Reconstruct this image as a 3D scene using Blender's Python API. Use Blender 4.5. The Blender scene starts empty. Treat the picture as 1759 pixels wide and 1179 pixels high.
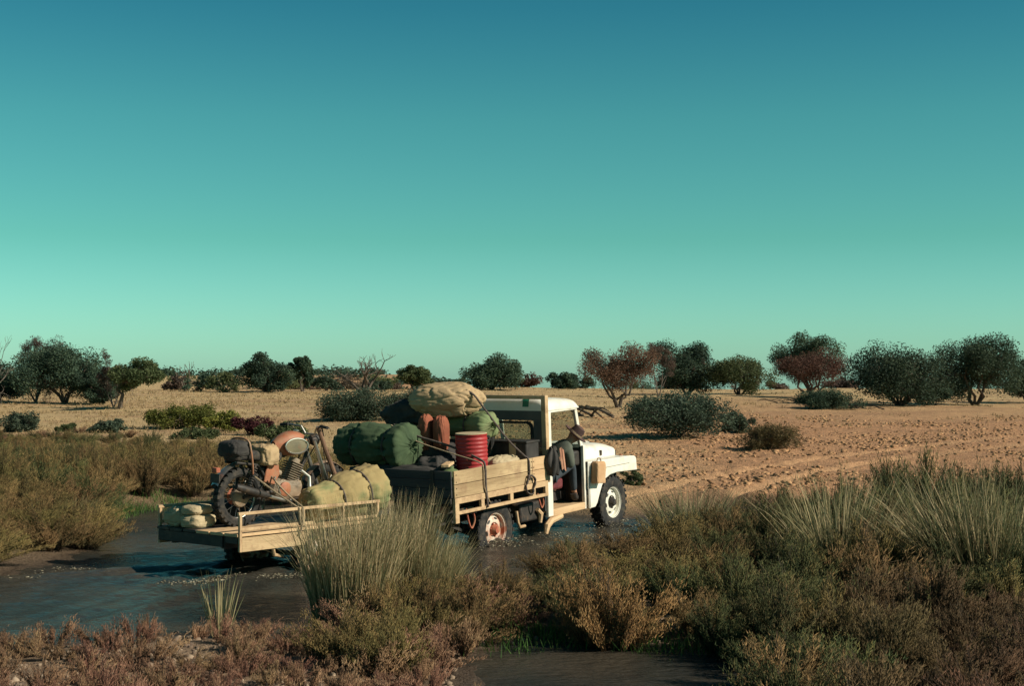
import bpy, bmesh, math, random
import numpy as np
from mathutils import Vector, Matrix, Euler, noise as mnoise

# ---------------------------------------------------------------- camera, sky, sun, exposure
SC = bpy.context.scene
COL = SC.collection
F, CZ = 2443.0, 2.3                       # focal length in photo pixels, eye height above the water
PITCH = math.atan(58.5 / F)
cam = bpy.data.cameras.new('camera')
cam.lens = 50.0; cam.sensor_width = 36.0; cam.sensor_fit = 'HORIZONTAL'
cam.clip_start = 0.1; cam.clip_end = 9000.0
camo = bpy.data.objects.new('camera', cam); COL.objects.link(camo)
camo.location = (0, 0, CZ); camo.rotation_euler = (math.pi / 2 + PITCH, 0, 0)
SC.camera = camo

SUN_EL, SUN_AZ = math.radians(32), math.radians(-18)      # azimuth from +X (picture right), negative = towards the camera
world = bpy.data.worlds.new('World'); SC.world = world; world.use_nodes = True
wn = world.node_tree; wn.nodes.clear()
w_out = wn.nodes.new('ShaderNodeOutputWorld'); w_bg = wn.nodes.new('ShaderNodeBackground')
w_sky = wn.nodes.new('ShaderNodeTexSky'); w_sky.sky_type = 'NISHITA'; w_sky.sun_disc = False
w_sky.sun_elevation = SUN_EL; w_sky.sun_rotation = math.pi / 2 - SUN_AZ
w_sky.air_density = 1.0; w_sky.dust_density = 0.6; w_sky.ozone_density = 1.0
# the old slide film turns the whole sky teal: one tint by height above the horizon, the same all the way round
w_geo = wn.nodes.new('ShaderNodeTexCoord'); w_sep = wn.nodes.new('ShaderNodeSeparateXYZ')
w_ramp = wn.nodes.new('ShaderNodeValToRGB'); w_mul = wn.nodes.new('ShaderNodeMix')
w_mul.data_type = 'RGBA'; w_mul.blend_type = 'MULTIPLY'; w_mul.inputs[0].default_value = 1.0
SKY_STOPS = [(0.0, (.70, 1.34, 1.42)), (.023, (.60, 1.24, 1.25)), (.096, (.355, .98, .79)), (.178, (.265, .89, .72)),
             (.254, (.145, .69, .65)), (.4, (.095, .50, .50)), (.7, (.06, .32, .36)), (1.0, (.05, .28, .33))]
el = w_ramp.color_ramp.elements
while len(el) > 1: el.remove(el[-1])
for i, (p, c) in enumerate(SKY_STOPS):
    e = el[0] if i == 0 else el.new(p)
    e.position = p; e.color = (*c, 1)
L_ = wn.links.new
L_(w_geo.outputs['Generated'], w_sep.inputs[0]); L_(w_sep.outputs['Z'], w_ramp.inputs[0])
L_(w_sky.outputs[0], w_mul.inputs[6]); L_(w_ramp.outputs[0], w_mul.inputs[7])
L_(w_mul.outputs[2], w_bg.inputs[0]); L_(w_bg.outputs[0], w_out.inputs[0])
w_bg.inputs[1].default_value = 0.081

sun = bpy.data.lights.new('sun', 'SUN'); sun.energy = 5.0; sun.angle = math.radians(0.5); sun.color = (1.0, 0.9, 0.74)
suno = bpy.data.objects.new('sun', sun); COL.objects.link(suno)
sdir = Vector((math.cos(SUN_EL) * math.cos(SUN_AZ), math.cos(SUN_EL) * math.sin(SUN_AZ), math.sin(SUN_EL)))
suno.rotation_euler = sdir.to_track_quat('Z', 'Y').to_euler(); suno.location = sdir * 50

SC.view_settings.view_transform = 'Standard'; SC.view_settings.look = 'None'
SC.view_settings.exposure = 0.27; SC.view_settings.gamma = 1.0; SC.view_settings.use_curve_mapping = False

# ---------------------------------------------------------------- helpers
rng = np.random.default_rng(7)
R = random.Random(11)

def tag(o, label=None, cat=None, group=None, kind=None):
    if label: o['label'] = label
    if cat: o['category'] = cat
    if group: o['group'] = group
    if kind: o['kind'] = kind
    return o

def empty(name, label, cat, group=None):
    o = bpy.data.objects.new(name, None); COL.objects.link(o); o.empty_display_size = .2
    return tag(o, label, cat, group)

class MB:
    """collects simple shapes and links them as one mesh object"""
    def __init__(s): s.v = []; s.f = []; s.tone = None
    def add(s, verts, faces):
        n = len(s.v); s.v.extend([tuple(p) for p in verts]); s.f.extend([tuple(i + n for i in f) for f in faces]); return s
    def box(s, c, d, rot=None):
        hx, hy, hz = d[0] / 2, d[1] / 2, d[2] / 2
        P = [Vector((x, y, z)) for x in (-hx, hx) for y in (-hy, hy) for z in (-hz, hz)]
        if rot is not None: P = [rot @ p for p in P]
        P = [p + Vector(c) for p in P]
        return s.add(P, [(0, 1, 3, 2), (4, 6, 7, 5), (0, 4, 5, 1), (2, 3, 7, 6), (0, 2, 6, 4), (1, 5, 7, 3)])
    def bar(s, p, q, w, h, up=(0, 0, 1)):
        p, q = Vector(p), Vector(q); x = (q - p).normalized(); y = Vector(up).cross(x)
        if y.length < 1e-4: y = Vector((0, 1, 0)).cross(x)
        y.normalize(); z = x.cross(y)
        return s.box((p + q) / 2, ((q - p).length, w, h), Matrix((x, y, z)).transposed())
    def tube(s, pts, r, n=8, caps=True):
        pts = [Vector(p) for p in pts]; m = len(pts)
        rr = r if isinstance(r, (list, tuple)) else [r] * m
        V = []; last = None
        for i, p in enumerate(pts):
            t = (pts[min(i + 1, m - 1)] - pts[max(i - 1, 0)]).normalized()
            if last is None:
                a = Vector((0, 0, 1)) if abs(t.z) < .9 else Vector((1, 0, 0)); a = (a - t * a.dot(t)).normalized()
            else:
                a = (last - t * last.dot(t)).normalized()
            last = a; b = t.cross(a)
            for k in range(n):
                an = 2 * math.pi * k / n; V.append(p + (a * math.cos(an) + b * math.sin(an)) * rr[i])
        Fs = [(i * n + k, i * n + (k + 1) % n, (i + 1) * n + (k + 1) % n, (i + 1) * n + k) for i in range(m - 1) for k in range(n)]
        if caps: Fs += [tuple(range(n - 1, -1, -1)), tuple((m - 1) * n + k for k in range(n))]
        return s.add(V, Fs)
    def lathe(s, prof, c=(0, 0, 0), axis=(0, 0, 1), n=32, closed=False):
        ax = Vector(axis).normalized(); a = Vector((0, 0, 1)) if abs(ax.z) < .9 else Vector((1, 0, 0))
        a = (a - ax * a.dot(ax)).normalized(); b = ax.cross(a); c = Vector(c); V = []
        for r, h in prof:
            for k in range(n):
                an = 2 * math.pi * k / n; V.append(c + ax * h + (a * math.cos(an) + b * math.sin(an)) * max(r, 1e-4))
        m = len(prof)
        Fs = [(i * n + k, i * n + (k + 1) % n, ((i + 1) % m) * n + (k + 1) % n, ((i + 1) % m) * n + k)
              for i in range(m if closed else m - 1) for k in range(n)]
        return s.add(V, Fs)
    def prism(s, poly, a, b, axis='y'):
        n = len(poly)
        def P(p, t): return {'y': (p[0], t, p[1]), 'x': (t, p[0], p[1]), 'z': (p[0], p[1], t)}[axis]
        V = [P(p, a) for p in poly] + [P(p, b) for p in poly]
        return s.add(V, [tuple(range(n)), tuple(range(2 * n - 1, n - 1, -1))] + [(i, i + n, (i + 1) % n + n, (i + 1) % n) for i in range(n)])
    def surf(s, fn, nu, nv, wrap_v=False):
        V = [fn(i / (nu - 1), j / (nv if wrap_v else nv - 1)) for i in range(nu) for j in range(nv)]
        Fs = [(i * nv + j, i * nv + (j + 1) % nv, (i + 1) * nv + (j + 1) % nv, (i + 1) * nv + j)
              for i in range(nu - 1) for j in range(nv if wrap_v else nv - 1)]
        return s.add(V, Fs)
    def mesh(s, name, mat, sharp=35, bevel=0):
        me = bpy.data.meshes.new(name); me.from_pydata(s.v, [], s.f)
        bm = bmesh.new(); bm.from_mesh(me)
        bmesh.ops.recalc_face_normals(bm, faces=bm.faces)
        bm.to_mesh(me); bm.free()
        me.materials.append(mat)
        me.polygons.foreach_set('use_smooth', [True] * len(me.polygons)); me.set_sharp_from_angle(angle=math.radians(sharp))
        return me
    def build(s, name, mat, parent=None, bevel=0, sharp=35, label=None):
        o = bpy.data.objects.new(name, s.mesh(name, mat, sharp)); COL.objects.link(o)
        if parent: o.parent = parent
        if bevel:
            b = o.modifiers.new('bevel', 'BEVEL'); b.width = bevel; b.segments = 2; b.limit_method = 'ANGLE'; b.angle_limit = math.radians(40)
        if label: o['label'] = label
        return o

def copy_tree(o, parent=None):
    c = o.copy(); COL.objects.link(c); c.parent = parent
    for ch in list(o.children): copy_tree(ch, c)
    return c

def soup(name, V, Fidx, tone, mat):
    """fast mesh from numpy arrays: V (n,3), Fidx (m,3), tone per vertex"""
    me = bpy.data.meshes.new(name)
    me.vertices.add(len(V)); me.vertices.foreach_set('co', np.ascontiguousarray(V, dtype=np.float32).ravel())
    k = Fidx.shape[1]; m = len(Fidx)
    me.loops.add(m * k); me.loops.foreach_set('vertex_index', np.ascontiguousarray(Fidx, dtype=np.int32).ravel())
    me.polygons.add(m); me.polygons.foreach_set('loop_start', np.arange(0, m * k, k, dtype=np.int32))
    me.polygons.foreach_set('loop_total', np.full(m, k, dtype=np.int32))
    at = me.attributes.new('tone', 'FLOAT', 'POINT'); at.data.foreach_set('value', np.ascontiguousarray(tone, dtype=np.float32))
    me.materials.append(mat); me.update(calc_edges=True); me.validate()
    return me

def link(name, me, parent=None):
    o = bpy.data.objects.new(name, me); COL.objects.link(o)
    if parent: o.parent = parent
    return o

# numpy value noise
def vnoise(x, y, seed=0):
    x = np.asarray(x, float); y = np.asarray(y, float)
    xi = np.floor(x).astype(np.int64); yi = np.floor(y).astype(np.int64); fx = x - xi; fy = y - yi
    fx = fx * fx * (3 - 2 * fx); fy = fy * fy * (3 - 2 * fy)
    def h(a, b):
        n = (a * 374761393 + b * 668265263 + seed * 974711) & 0xffffffff
        n = ((n ^ (n >> 13)) * 1274126177) & 0xffffffff
        return ((n ^ (n >> 16)) & 0xffff) / 65535.0
    return (h(xi, yi) * (1 - fx) + h(xi + 1, yi) * fx) * (1 - fy) + (h(xi, yi + 1) * (1 - fx) + h(xi + 1, yi + 1) * fx) * fy
def fbm(x, y, seed=0, oct=4):
    t = 0; a = .5
    for i in range(oct): t = t + a * (vnoise(x * 2 ** i, y * 2 ** i, seed + i) - .5); a *= .5
    return t

# photo pixel -> ray / ground point
_f = Vector((0, math.cos(PITCH), math.sin(PITCH))); _u = Vector((0, -math.sin(PITCH), math.cos(PITCH)))
def ray(u, v): return _f + Vector((1, 0, 0)) * ((u - 879.5) / F) + _u * (-(v - 589.5) / F)
def on_plane(u, v, z=0.0):
    d = ray(u, v); t = (z - CZ) / d.z; return (d.x * t, d.y * t)

# ---------------------------------------------------------------- materials
def new_mat(name):
    m = bpy.data.materials.new(name); m.use_nodes = True; nt = m.node_tree
    return m, nt, nt.nodes['Principled BSDF'], nt.links.new
def mat(name, c1, c2=None, scale=6, rough=.7, bump=0, bscale=None, metal=0, detail=6, spec=.4, lo=.35, hi=.65, coord='Object', dirt=None, dscale=2.2, dlo=.5, dhi=.72, stretch=None, bdist=.02):
    m, nt, b, L = new_mat(name); N = nt.nodes.new
    tc = N('ShaderNodeTexCoord'); src = tc.outputs[coord]
    if stretch:
        mp = N('ShaderNodeMapping'); mp.inputs['Scale'].default_value = stretch; L(src, mp.inputs[0]); src = mp.outputs[0]
    n = N('ShaderNodeTexNoise'); n.inputs['Scale'].default_value = scale; n.inputs['Detail'].default_value = detail; L(src, n.inputs['Vector'])
    r = N('ShaderNodeValToRGB'); r.color_ramp.elements[0].position = lo; r.color_ramp.elements[1].position = hi
    r.color_ramp.elements[0].color = (*c1, 1); r.color_ramp.elements[1].color = (*(c2 or c1), 1); L(n.outputs['Fac'], r.inputs[0])
    out = r.outputs[0]
    if dirt:
        n2 = N('ShaderNodeTexNoise'); n2.inputs['Scale'].default_value = dscale; n2.inputs['Detail'].default_value = 8; n2.inputs['Roughness'].default_value = .65
        L(tc.outputs[coord], n2.inputs['Vector'])
        r2 = N('ShaderNodeValToRGB'); r2.color_ramp.elements[0].position = dlo; r2.color_ramp.elements[1].position = dhi; L(n2.outputs['Fac'], r2.inputs[0])
        mx = N('ShaderNodeMix'); mx.data_type = 'RGBA'; L(r2.outputs[0], mx.inputs[0]); L(out, mx.inputs[6]); mx.inputs[7].default_value = (*dirt, 1); out = mx.outputs[2]
    L(out, b.inputs['Base Color'])
    b.inputs['Roughness'].default_value = rough; b.inputs['Metallic'].default_value = metal; b.inputs['Specular IOR Level'].default_value = spec
    if bump:
        bn = N('ShaderNodeTexNoise'); bn.inputs['Scale'].default_value = bscale or scale * 3; bn.inputs['Detail'].default_value = 8; L(src, bn.inputs['Vector'])
        bp = N('ShaderNodeBump'); bp.inputs['Strength'].default_value = bump; bp.inputs['Distance'].default_value = bdist
        L(bn.outputs['Fac'], bp.inputs['Height']); L(bp.outputs[0], b.inputs['Normal'])
    return m
def leaf_mat(name, stops, trans=.3, var=.25, rough=.75):
    """tone attribute picks the leaf's own colour; each plant differs a little in value"""
    m, nt, b, L = new_mat(name); N = nt.nodes.new
    a = N('ShaderNodeAttribute'); a.attribute_name = 'tone'
    r = N('ShaderNodeValToRGB'); el = r.color_ramp.elements
    while len(el) > 1: el.remove(el[-1])
    for i, (p, c) in enumerate(stops):
        e = el[0] if i == 0 else el.new(p)
        e.position = p; e.color = (*c, 1)
    L(a.outputs['Fac'], r.inputs[0])
    oi = N('ShaderNodeObjectInfo'); mr = N('ShaderNodeMapRange'); mr.inputs['To Min'].default_value = 1 - var; mr.inputs['To Max'].default_value = 1 + var
    L(oi.outputs['Random'], mr.inputs[0])
    mh = N('ShaderNodeMapRange'); mh.inputs['To Min'].default_value = .5 - var * .09; mh.inputs['To Max'].default_value = .5 + var * .09
    ml = N('ShaderNodeMath'); ml.operation = 'MULTIPLY'; ml.inputs[1].default_value = 7.31; fr = N('ShaderNodeMath'); fr.operation = 'FRACT'
    L(oi.outputs['Random'], ml.inputs[0]); L(ml.outputs[0], fr.inputs[0]); L(fr.outputs[0], mh.inputs[0])
    hs = N('ShaderNodeHueSaturation'); L(r.outputs[0], hs.inputs['Color']); L(mr.outputs[0], hs.inputs['Value']); L(mh.outputs[0], hs.inputs['Hue'])
    b.inputs['Roughness'].default_value = rough; b.inputs['Specular IOR Level'].default_value = .25; L(hs.outputs[0], b.inputs['Base Color'])
    t = N('ShaderNodeBsdfTranslucent'); L(hs.outputs[0], t.inputs[0]); mx = N('ShaderNodeMixShader'); mx.inputs[0].default_value = trans
    L(b.outputs[0], mx.inputs[1]); L(t.outputs[0], mx.inputs[2]); L(mx.outputs[0], nt.nodes['Material Output'].inputs[0])
    return m

# ---------------------------------------------------------------- the ground, one sheet to the horizon
WZ = .078                                # water level
CREEK = [on_plane(u, v, WZ) for u, v in [(-700, 1035), (-300, 1015), (0, 992), (70, 975), (115, 962), (150, 948), (168, 915), (178, 892), (240, 879), (330, 869), (470, 868), (620, 872), (800, 880), (950, 886),
    (1060, 890), (1150, 884), (1240, 878), (1300, 882), (1450, 896), (1900, 905), (1900, 930), (1500, 925), (1260, 905), (1110, 922), (1000, 938), (950, 965),
    (860, 1002), (770, 1022), (690, 1056), (600, 1066), (560, 1086), (470, 1096), (380, 1092), (330, 1082), (200, 1100), (0, 1108), (-300, 1118), (-700, 1120)]]
POOL = [on_plane(u, v, WZ) for u, v in [(835, 1118), (950, 1104), (1100, 1110), (1250, 1140), (1320, 1165), (1335, 1200), (1300, 1290), (900, 1290), (820, 1230), (800, 1180), (822, 1140)]]
RUTS = None
def poly_sd(x, y, poly):
    d = np.full(np.shape(x), 1e9); ins = np.zeros(np.shape(x), bool); n = len(poly)
    for i in range(n):
        ax, ay = poly[i]; bx, by = poly[(i + 1) % n]; ex, ey = bx - ax, by - ay
        t = np.clip(((x - ax) * ex + (y - ay) * ey) / (ex * ex + ey * ey), 0, 1)
        d = np.minimum(d, np.hypot(x - ax - t * ex, y - ay - t * ey))
        c = ((ay > y) != (by > y)) & (x < ex * (y - ay) / (by - ay + 1e-12) + ax); ins ^= c
    return np.where(ins, -d, d)
def line_d(x, y, pts):
    d = np.full(np.shape(x), 1e9)
    for (ax, ay), (bx, by) in zip(pts[:-1], pts[1:]):
        ex, ey = bx - ax, by - ay; t = np.clip(((x - ax) * ex + (y - ay) * ey) / (ex * ex + ey * ey), 0, 1)
        d = np.minimum(d, np.hypot(x - ax - t * ex, y - ay - t * ey))
    return d
def water_sd(x, y):
    return np.minimum(poly_sd(x, y, CREEK), poly_sd(x, y, POOL)) + .35 * fbm(x * 1.3, y * 1.3, 5, 3)
def ground_z(x, y):
    x = np.asarray(x, float); y = np.asarray(y, float)
    base = np.interp(y, [-20, 4, 8.5, 11, 14, 24, 32, 42, 60, 80, 95, 140, 300, 1000, 4500], [.60, .44, .10, .06, .08, .24, .40, .62, .97, 1.30, 1.42, .5, -5, -24, -115])
    far = np.clip((y - 20) / 30, 0, 1)
    base = base + .05 * fbm(x * .9, y * .9, 1, 4) + far * (.45 * fbm(x * .09, y * .09, 2, 3) + .14 * fbm(x * .3, y * .3, 21, 3)) 
    base = base + np.clip((y - 22) / 3, 0, 1) * np.clip((x + 1) / 3, 0, 1) * np.clip((70 - y) / 30, 0, 1) * (.10 * fbm(x * 2.2, y * 2.2, 8, 3) + .085 * np.minimum(fbm(x * 4.5, y * 4.5, 9, 2), .04))
    if RUTS is not None:
        for rr in RUTS:
            d = line_d(x, y, rr); base = base - .075 * np.exp(-(d / .13) ** 2) + .035 * np.exp(-((d - .3) / .12) ** 2)
    q = x / np.maximum(y, 1); red = np.clip((q + .36) / .05, 0, 1) * np.clip((.0 - q) / .07, 0, 1) * np.clip((y - 190) / 70, 0, 1) * np.clip((520 - y) / 120, 0, 1)
    base = base + red * (2.55 + 1.5 * fbm(x * .012, y * .012, 44, 3) - np.interp(y, [140, 300, 1000], [.5, -5, -24]))      # red dune beyond the plain
    sd = water_sd(x, y)
    w = np.where((x > 2.5) & (y > 19), .5, .95)
    t = np.clip(sd / w, 0, 1); t = t * t * (3 - 2 * t); ti = np.clip(-sd / .8, 0, 1); ti = ti * ti * (3 - 2 * ti)
    return np.where(sd > 0, base * t + .012 * t, -.19 * ti) + WZ
def gz(x, y): return float(ground_z(np.array([x]), np.array([y]))[0])
def gp(u, v):
    d = ray(u, v); z = .3
    for _ in range(25):
        t = (z - CZ) / d.z; t = max(4, min(t, 400)); z = .6 * z + .4 * gz(d.x * t, d.y * t)
    return d.x * t, d.y * t, gz(d.x * t, d.y * t)
def at_depth(u, y):
    d = ray(u, 648); x = d.x / d.y * y; return x, y, gz(x, y)
_c = [gp(u, v)[:2] for u, v in [(1090, 885), (1180, 848), (1300, 818), (1450, 793), (1600, 775), (1759, 757), (1950, 742)]]
def offs(pts, o):
    out = []
    for i, p in enumerate(pts):
        a = pts[max(i - 1, 0)]; b = pts[min(i + 1, len(pts) - 1)]; dx, dy = b[0] - a[0], b[1] - a[1]; l = math.hypot(dx, dy)
        out.append((p[0] - dy / l * o, p[1] + dx / l * o))
    return out
RUTS = [offs(_c, .7), offs(_c, -.7)]

xs = np.concatenate([-np.geomspace(4000, 32, 22), np.arange(-30, -9, .35), np.arange(-9, 9.5, .085), np.arange(9.5, 30, .35), np.geomspace(32, 4000, 22)])
ys = np.concatenate([np.arange(-30, 8.6, 1.2), np.arange(9.0, 30, .075), np.arange(30, 46, .12), np.arange(46, 100, .5), np.geomspace(100, 4500, 50)])
GX, GY = np.meshgrid(xs, ys); GZ = ground_z(GX, GY)
nx, ny = len(xs), len(ys)
GV = np.stack([GX.ravel(), GY.ravel(), GZ.ravel()], 1)
ii = (np.arange(ny - 1)[:, None] * nx + np.arange(nx - 1)[None, :]).ravel()
GF = np.stack([ii, ii + 1, ii + nx + 1, ii + nx], 1)
sdv = water_sd(GV[:, 0], GV[:, 1])
# soil colours: wet mud at the creek, stony grey-brown near bank, yellow sand left, orange cloddy sand right
def mixc(a, b, t): return a * (1 - t[:, None]) + b * t[:, None]
gx, gy = GV[:, 0], GV[:, 1]
c = np.tile(np.array([.30, .205, .13]), (len(GV), 1))                      # near bank
t = np.clip((gy - 15) / 7, 0, 1)
lr = np.clip((gx - np.interp(gy, [20, 40, 80], [1, 2, 6]) + 1.5 * fbm(gx * .4, gy * .4, 31, 3)) / 3, 0, 1)
plain = mixc(np.array([.53, .37, .19]), np.array([.49, .262, .135]), lr)
plain = mixc(plain, np.array([.54, .38, .19]), np.clip((gy - 45) / 30, 0, 1))
patch = np.clip(fbm(gx * .35, gy * .8, 41, 4) * 4 + .2, 0, 1)
plain = mixc(plain, np.array([.34, .185, .10]), patch * .6)
c = c * (1 - t[:, None]) + plain * t[:, None]
c = mixc(c, np.array([.40, .20, .11]), np.clip((gy - 150) / 60, 0, 1) * np.clip(.5 + 3 * fbm(gx * .01, gy * .01, 43, 2), 0, 1))          # red dune far behind
if True:
    for rr in RUTS:
        d = line_d(gx, gy, rr); c = mixc(c, np.array([.56, .34, .18]), .75 * np.exp(-(d / .2) ** 2) * (gy > 20))
mud = np.clip(1 - (sdv - .05) / np.where(gx < -3.5, 1.9, .75), 0, 1); c = mixc(c, np.array([.065, .045, .03]), mud * .9)
gme = soup('ground', GV, GF, np.zeros(len(GV)), None) if False else None
gme = bpy.data.meshes.new('ground'); gme.vertices.add(len(GV)); gme.vertices.foreach_set('co', GV.astype(np.float32).ravel())
gme.loops.add(len(GF) * 4); gme.loops.foreach_set('vertex_index', GF.astype(np.int32).ravel())
gme.polygons.add(len(GF)); gme.polygons.foreach_set('loop_start', np.arange(0, len(GF) * 4, 4, dtype=np.int32)); gme.polygons.foreach_set('loop_total', np.full(len(GF), 4, dtype=np.int32))
ca = gme.color_attributes.new('soil', 'FLOAT_COLOR', 'POINT'); ca.data.foreach_set('color', np.concatenate([c, np.ones((len(c), 1))], 1).astype(np.float32).ravel())
wet = gme.attributes.new('wet', 'FLOAT', 'POINT'); wet.data.foreach_set('value', np.clip(1 - (sdv - .0) / .5, 0, 1).astype(np.float32))
gme.polygons.foreach_set('use_smooth', np.ones(len(GF), bool)); gme.update(calc_edges=True)
gm, nt, b, L = new_mat('soil'); N = nt.nodes.new
a = N('ShaderNodeAttribute'); a.attribute_name = 'soil'; wa = N('ShaderNodeAttribute'); wa.attribute_name = 'wet'
tc = N('ShaderNodeTexCoord')
n1 = N('ShaderNodeTexNoise'); n1.inputs['Scale'].default_value = 3.2; n1.inputs['Detail'].default_value = 9; n1.inputs['Roughness'].default_value = .7; L(tc.outputs['Object'], n1.inputs['Vector'])
r1 = N('ShaderNodeMapRange'); r1.inputs['From Min'].default_value = .3; r1.inputs['From Max'].default_value = .7; r1.inputs['To Min'].default_value = .72; r1.inputs['To Max'].default_value = 1.18; L(n1.outputs['Fac'], r1.inputs[0])
n2 = N('ShaderNodeTexNoise'); n2.inputs['Scale'].default_value = 26; n2.inputs['Detail'].default_value = 6; L(tc.outputs['Object'], n2.inputs['Vector'])
r2 = N('ShaderNodeMapRange'); r2.inputs['From Min'].default_value = .3; r2.inputs['From Max'].default_value = .7; r2.inputs['To Min'].default_value = .8; r2.inputs['To Max'].default_value = 1.12; L(n2.outputs['Fac'], r2.inputs[0])
mm = N('ShaderNodeMath'); mm.operation = 'MULTIPLY'; L(r1.outputs[0], mm.inputs[0]); L(r2.outputs[0], mm.inputs[1])
vm = N('ShaderNodeVectorMath'); vm.operation = 'SCALE'; L(a.outputs['Color'], vm.inputs[0]); L(mm.outputs[0], vm.inputs['Scale']); L(vm.outputs[0], b.inputs['Base Color'])
rr_ = N('ShaderNodeMapRange'); rr_.inputs['To Min'].default_value = .95; rr_.inputs['To Max'].default_value = .42; L(wa.outputs['Fac'], rr_.inputs[0]); L(rr_.outputs[0], b.inputs['Roughness'])
b.inputs['Specular IOR Level'].default_value = .3
ad = N('ShaderNodeMath'); ad.operation = 'MULTIPLY_ADD'; ad.inputs[1].default_value = 3.0; L(n1.outputs['Fac'], ad.inputs[0]); L(n2.outputs['Fac'], ad.inputs[2])
bp = N('ShaderNodeBump'); bp.inputs['Strength'].default_value = .9; bp.inputs['Distance'].default_value = .06; L(ad.outputs[0], bp.inputs['Height']); L(bp.outputs[0], b.inputs['Normal'])
gme.materials.append(gm)
tag(link('ground', gme), 'sandy plain and muddy creek banks under the whole scene', kind='structure')

# ---------------------------------------------------------------- water with the wake of the two vehicles
TR_O = Vector((-2.86, 16.85, -.12)); TR_H = math.radians(50)
TK_O = Vector((-.82, 19.2, -.10)); TK_H = math.radians(54.5); TK_P = math.radians(3.0)
wxs = np.concatenate([np.arange(-26, -9, .25), np.arange(-9, 6, .05), np.arange(6, 26, .25)]); wys = np.concatenate([np.arange(7.5, 11, .08), np.arange(11, 28.5, .05)])
WX, WY = np.meshgrid(wxs, wys); wx, wy = WX.ravel(), WY.ravel()
hz = .022 * fbm(wx * 2.2 + .4 * wy, wy * 4.5, 51, 4) + .014 * fbm(wx * 7, wy * 12, 55, 3)
tail = np.array([TR_O.x - 1.1 * math.cos(TR_H), TR_O.y - 1.1 * math.sin(TR_H)])
dirx = np.array([math.cos(TR_H), math.sin(TR_H)])
s_ = -((wx - tail[0]) * dirx[0] + (wy - tail[1]) * dirx[1]); l_ = -(wx - tail[0]) * dirx[1] + (wy - tail[1]) * dirx[0]
for sg in (-1, 1):                                                      # diverging wake behind the trailer
    q = l_ * sg - (.75 + .42 * np.clip(s_, -3, 9)); am = np.exp(-np.clip(s_, 0, 9) / 2.6) * (s_ > -2.4)
    hz = hz + .045 * am * np.exp(-(q / .22) ** 2) * np.cos(q * 9) + .02 * am * np.exp(-((q + .6) / .3) ** 2) * np.cos(q * 14)
hz = hz + .02 * np.exp(-np.clip(s_, 0, 9) / 2.2) * np.exp(-(l_ / 1.1) ** 2) * (s_ > -2.5) * fbm(wx * 5, wy * 5, 61, 3) * 3
def tk_pt(x, y, z=0):
    f = Vector((math.cos(TK_H), math.sin(TK_H), 0)); l = Vector((-f.y, f.x, 0)); p = TK_O + f * x + l * y; return Vector((p.x, p.y, z))
for lx in (0, 2.95):
    for ly in (-.72, .72):
        p = tk_pt(lx, ly); d = np.hypot(wx - p.x, wy - p.y)
        hz = hz + .09 * np.exp(-(d / .42) ** 2) * (.4 + 2 * np.abs(fbm(wx * 9, wy * 9, 71, 3))) + .018 * np.exp(-d / .9) * np.cos(d * 11)
nwx, nwy = len(wxs), len(wys)
WV = np.stack([wx, wy, hz + WZ], 1); ii = (np.arange(nwy - 1)[:, None] * nwx + np.arange(nwx - 1)[None, :]).ravel()
WF = np.stack([ii, ii + 1, ii + nwx + 1, ii + nwx], 1)
wm, nt, b, L = new_mat('creek_water'); N = nt.nodes.new
tc = N('ShaderNodeTexCoord'); mp = N('ShaderNodeMapping'); mp.inputs['Scale'].default_value = (1, 2.4, 1); L(tc.outputs['Object'], mp.inputs[0])
n1 = N('ShaderNodeTexNoise'); n1.inputs['Scale'].default_value = 6; n1.inputs['Detail'].default_value = 7; n1.inputs['Roughness'].default_value = .6; L(mp.outputs[0], n1.inputs['Vector'])
n2 = N('ShaderNodeTexNoise'); n2.inputs['Scale'].default_value = .7; n2.inputs['Detail'].default_value = 4; L(tc.outputs['Object'], n2.inputs['Vector'])
rp = N('ShaderNodeValToRGB'); rp.color_ramp.elements[0].color = (.03, .032, .028, 1); rp.color_ramp.elements[1].color = (.062, .052, .038, 1); rp.color_ramp.elements[0].position = .4; rp.color_ramp.elements[1].position = .62
L(n2.outputs['Fac'], rp.inputs[0]); L(rp.outputs[0], b.inputs['Base Color'])
b.inputs['Roughness'].default_value = .17; b.inputs['IOR'].default_value = 1.33; b.inputs['Specular IOR Level'].default_value = .38
bp = N('ShaderNodeBump'); bp.inputs['Strength'].default_value = 1.0; bp.inputs['Distance'].default_value = .06; L(n1.outputs['Fac'], bp.inputs['Height']); L(bp.outputs[0], b.inputs['Normal'])
wme = soup('water', WV, WF, np.zeros(len(WV)), wm); wme.polygons.foreach_set('use_smooth', np.ones(len(WF), bool))
tag(link('water', wme), 'shallow muddy creek water with ripples and wake', kind='structure')

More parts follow.
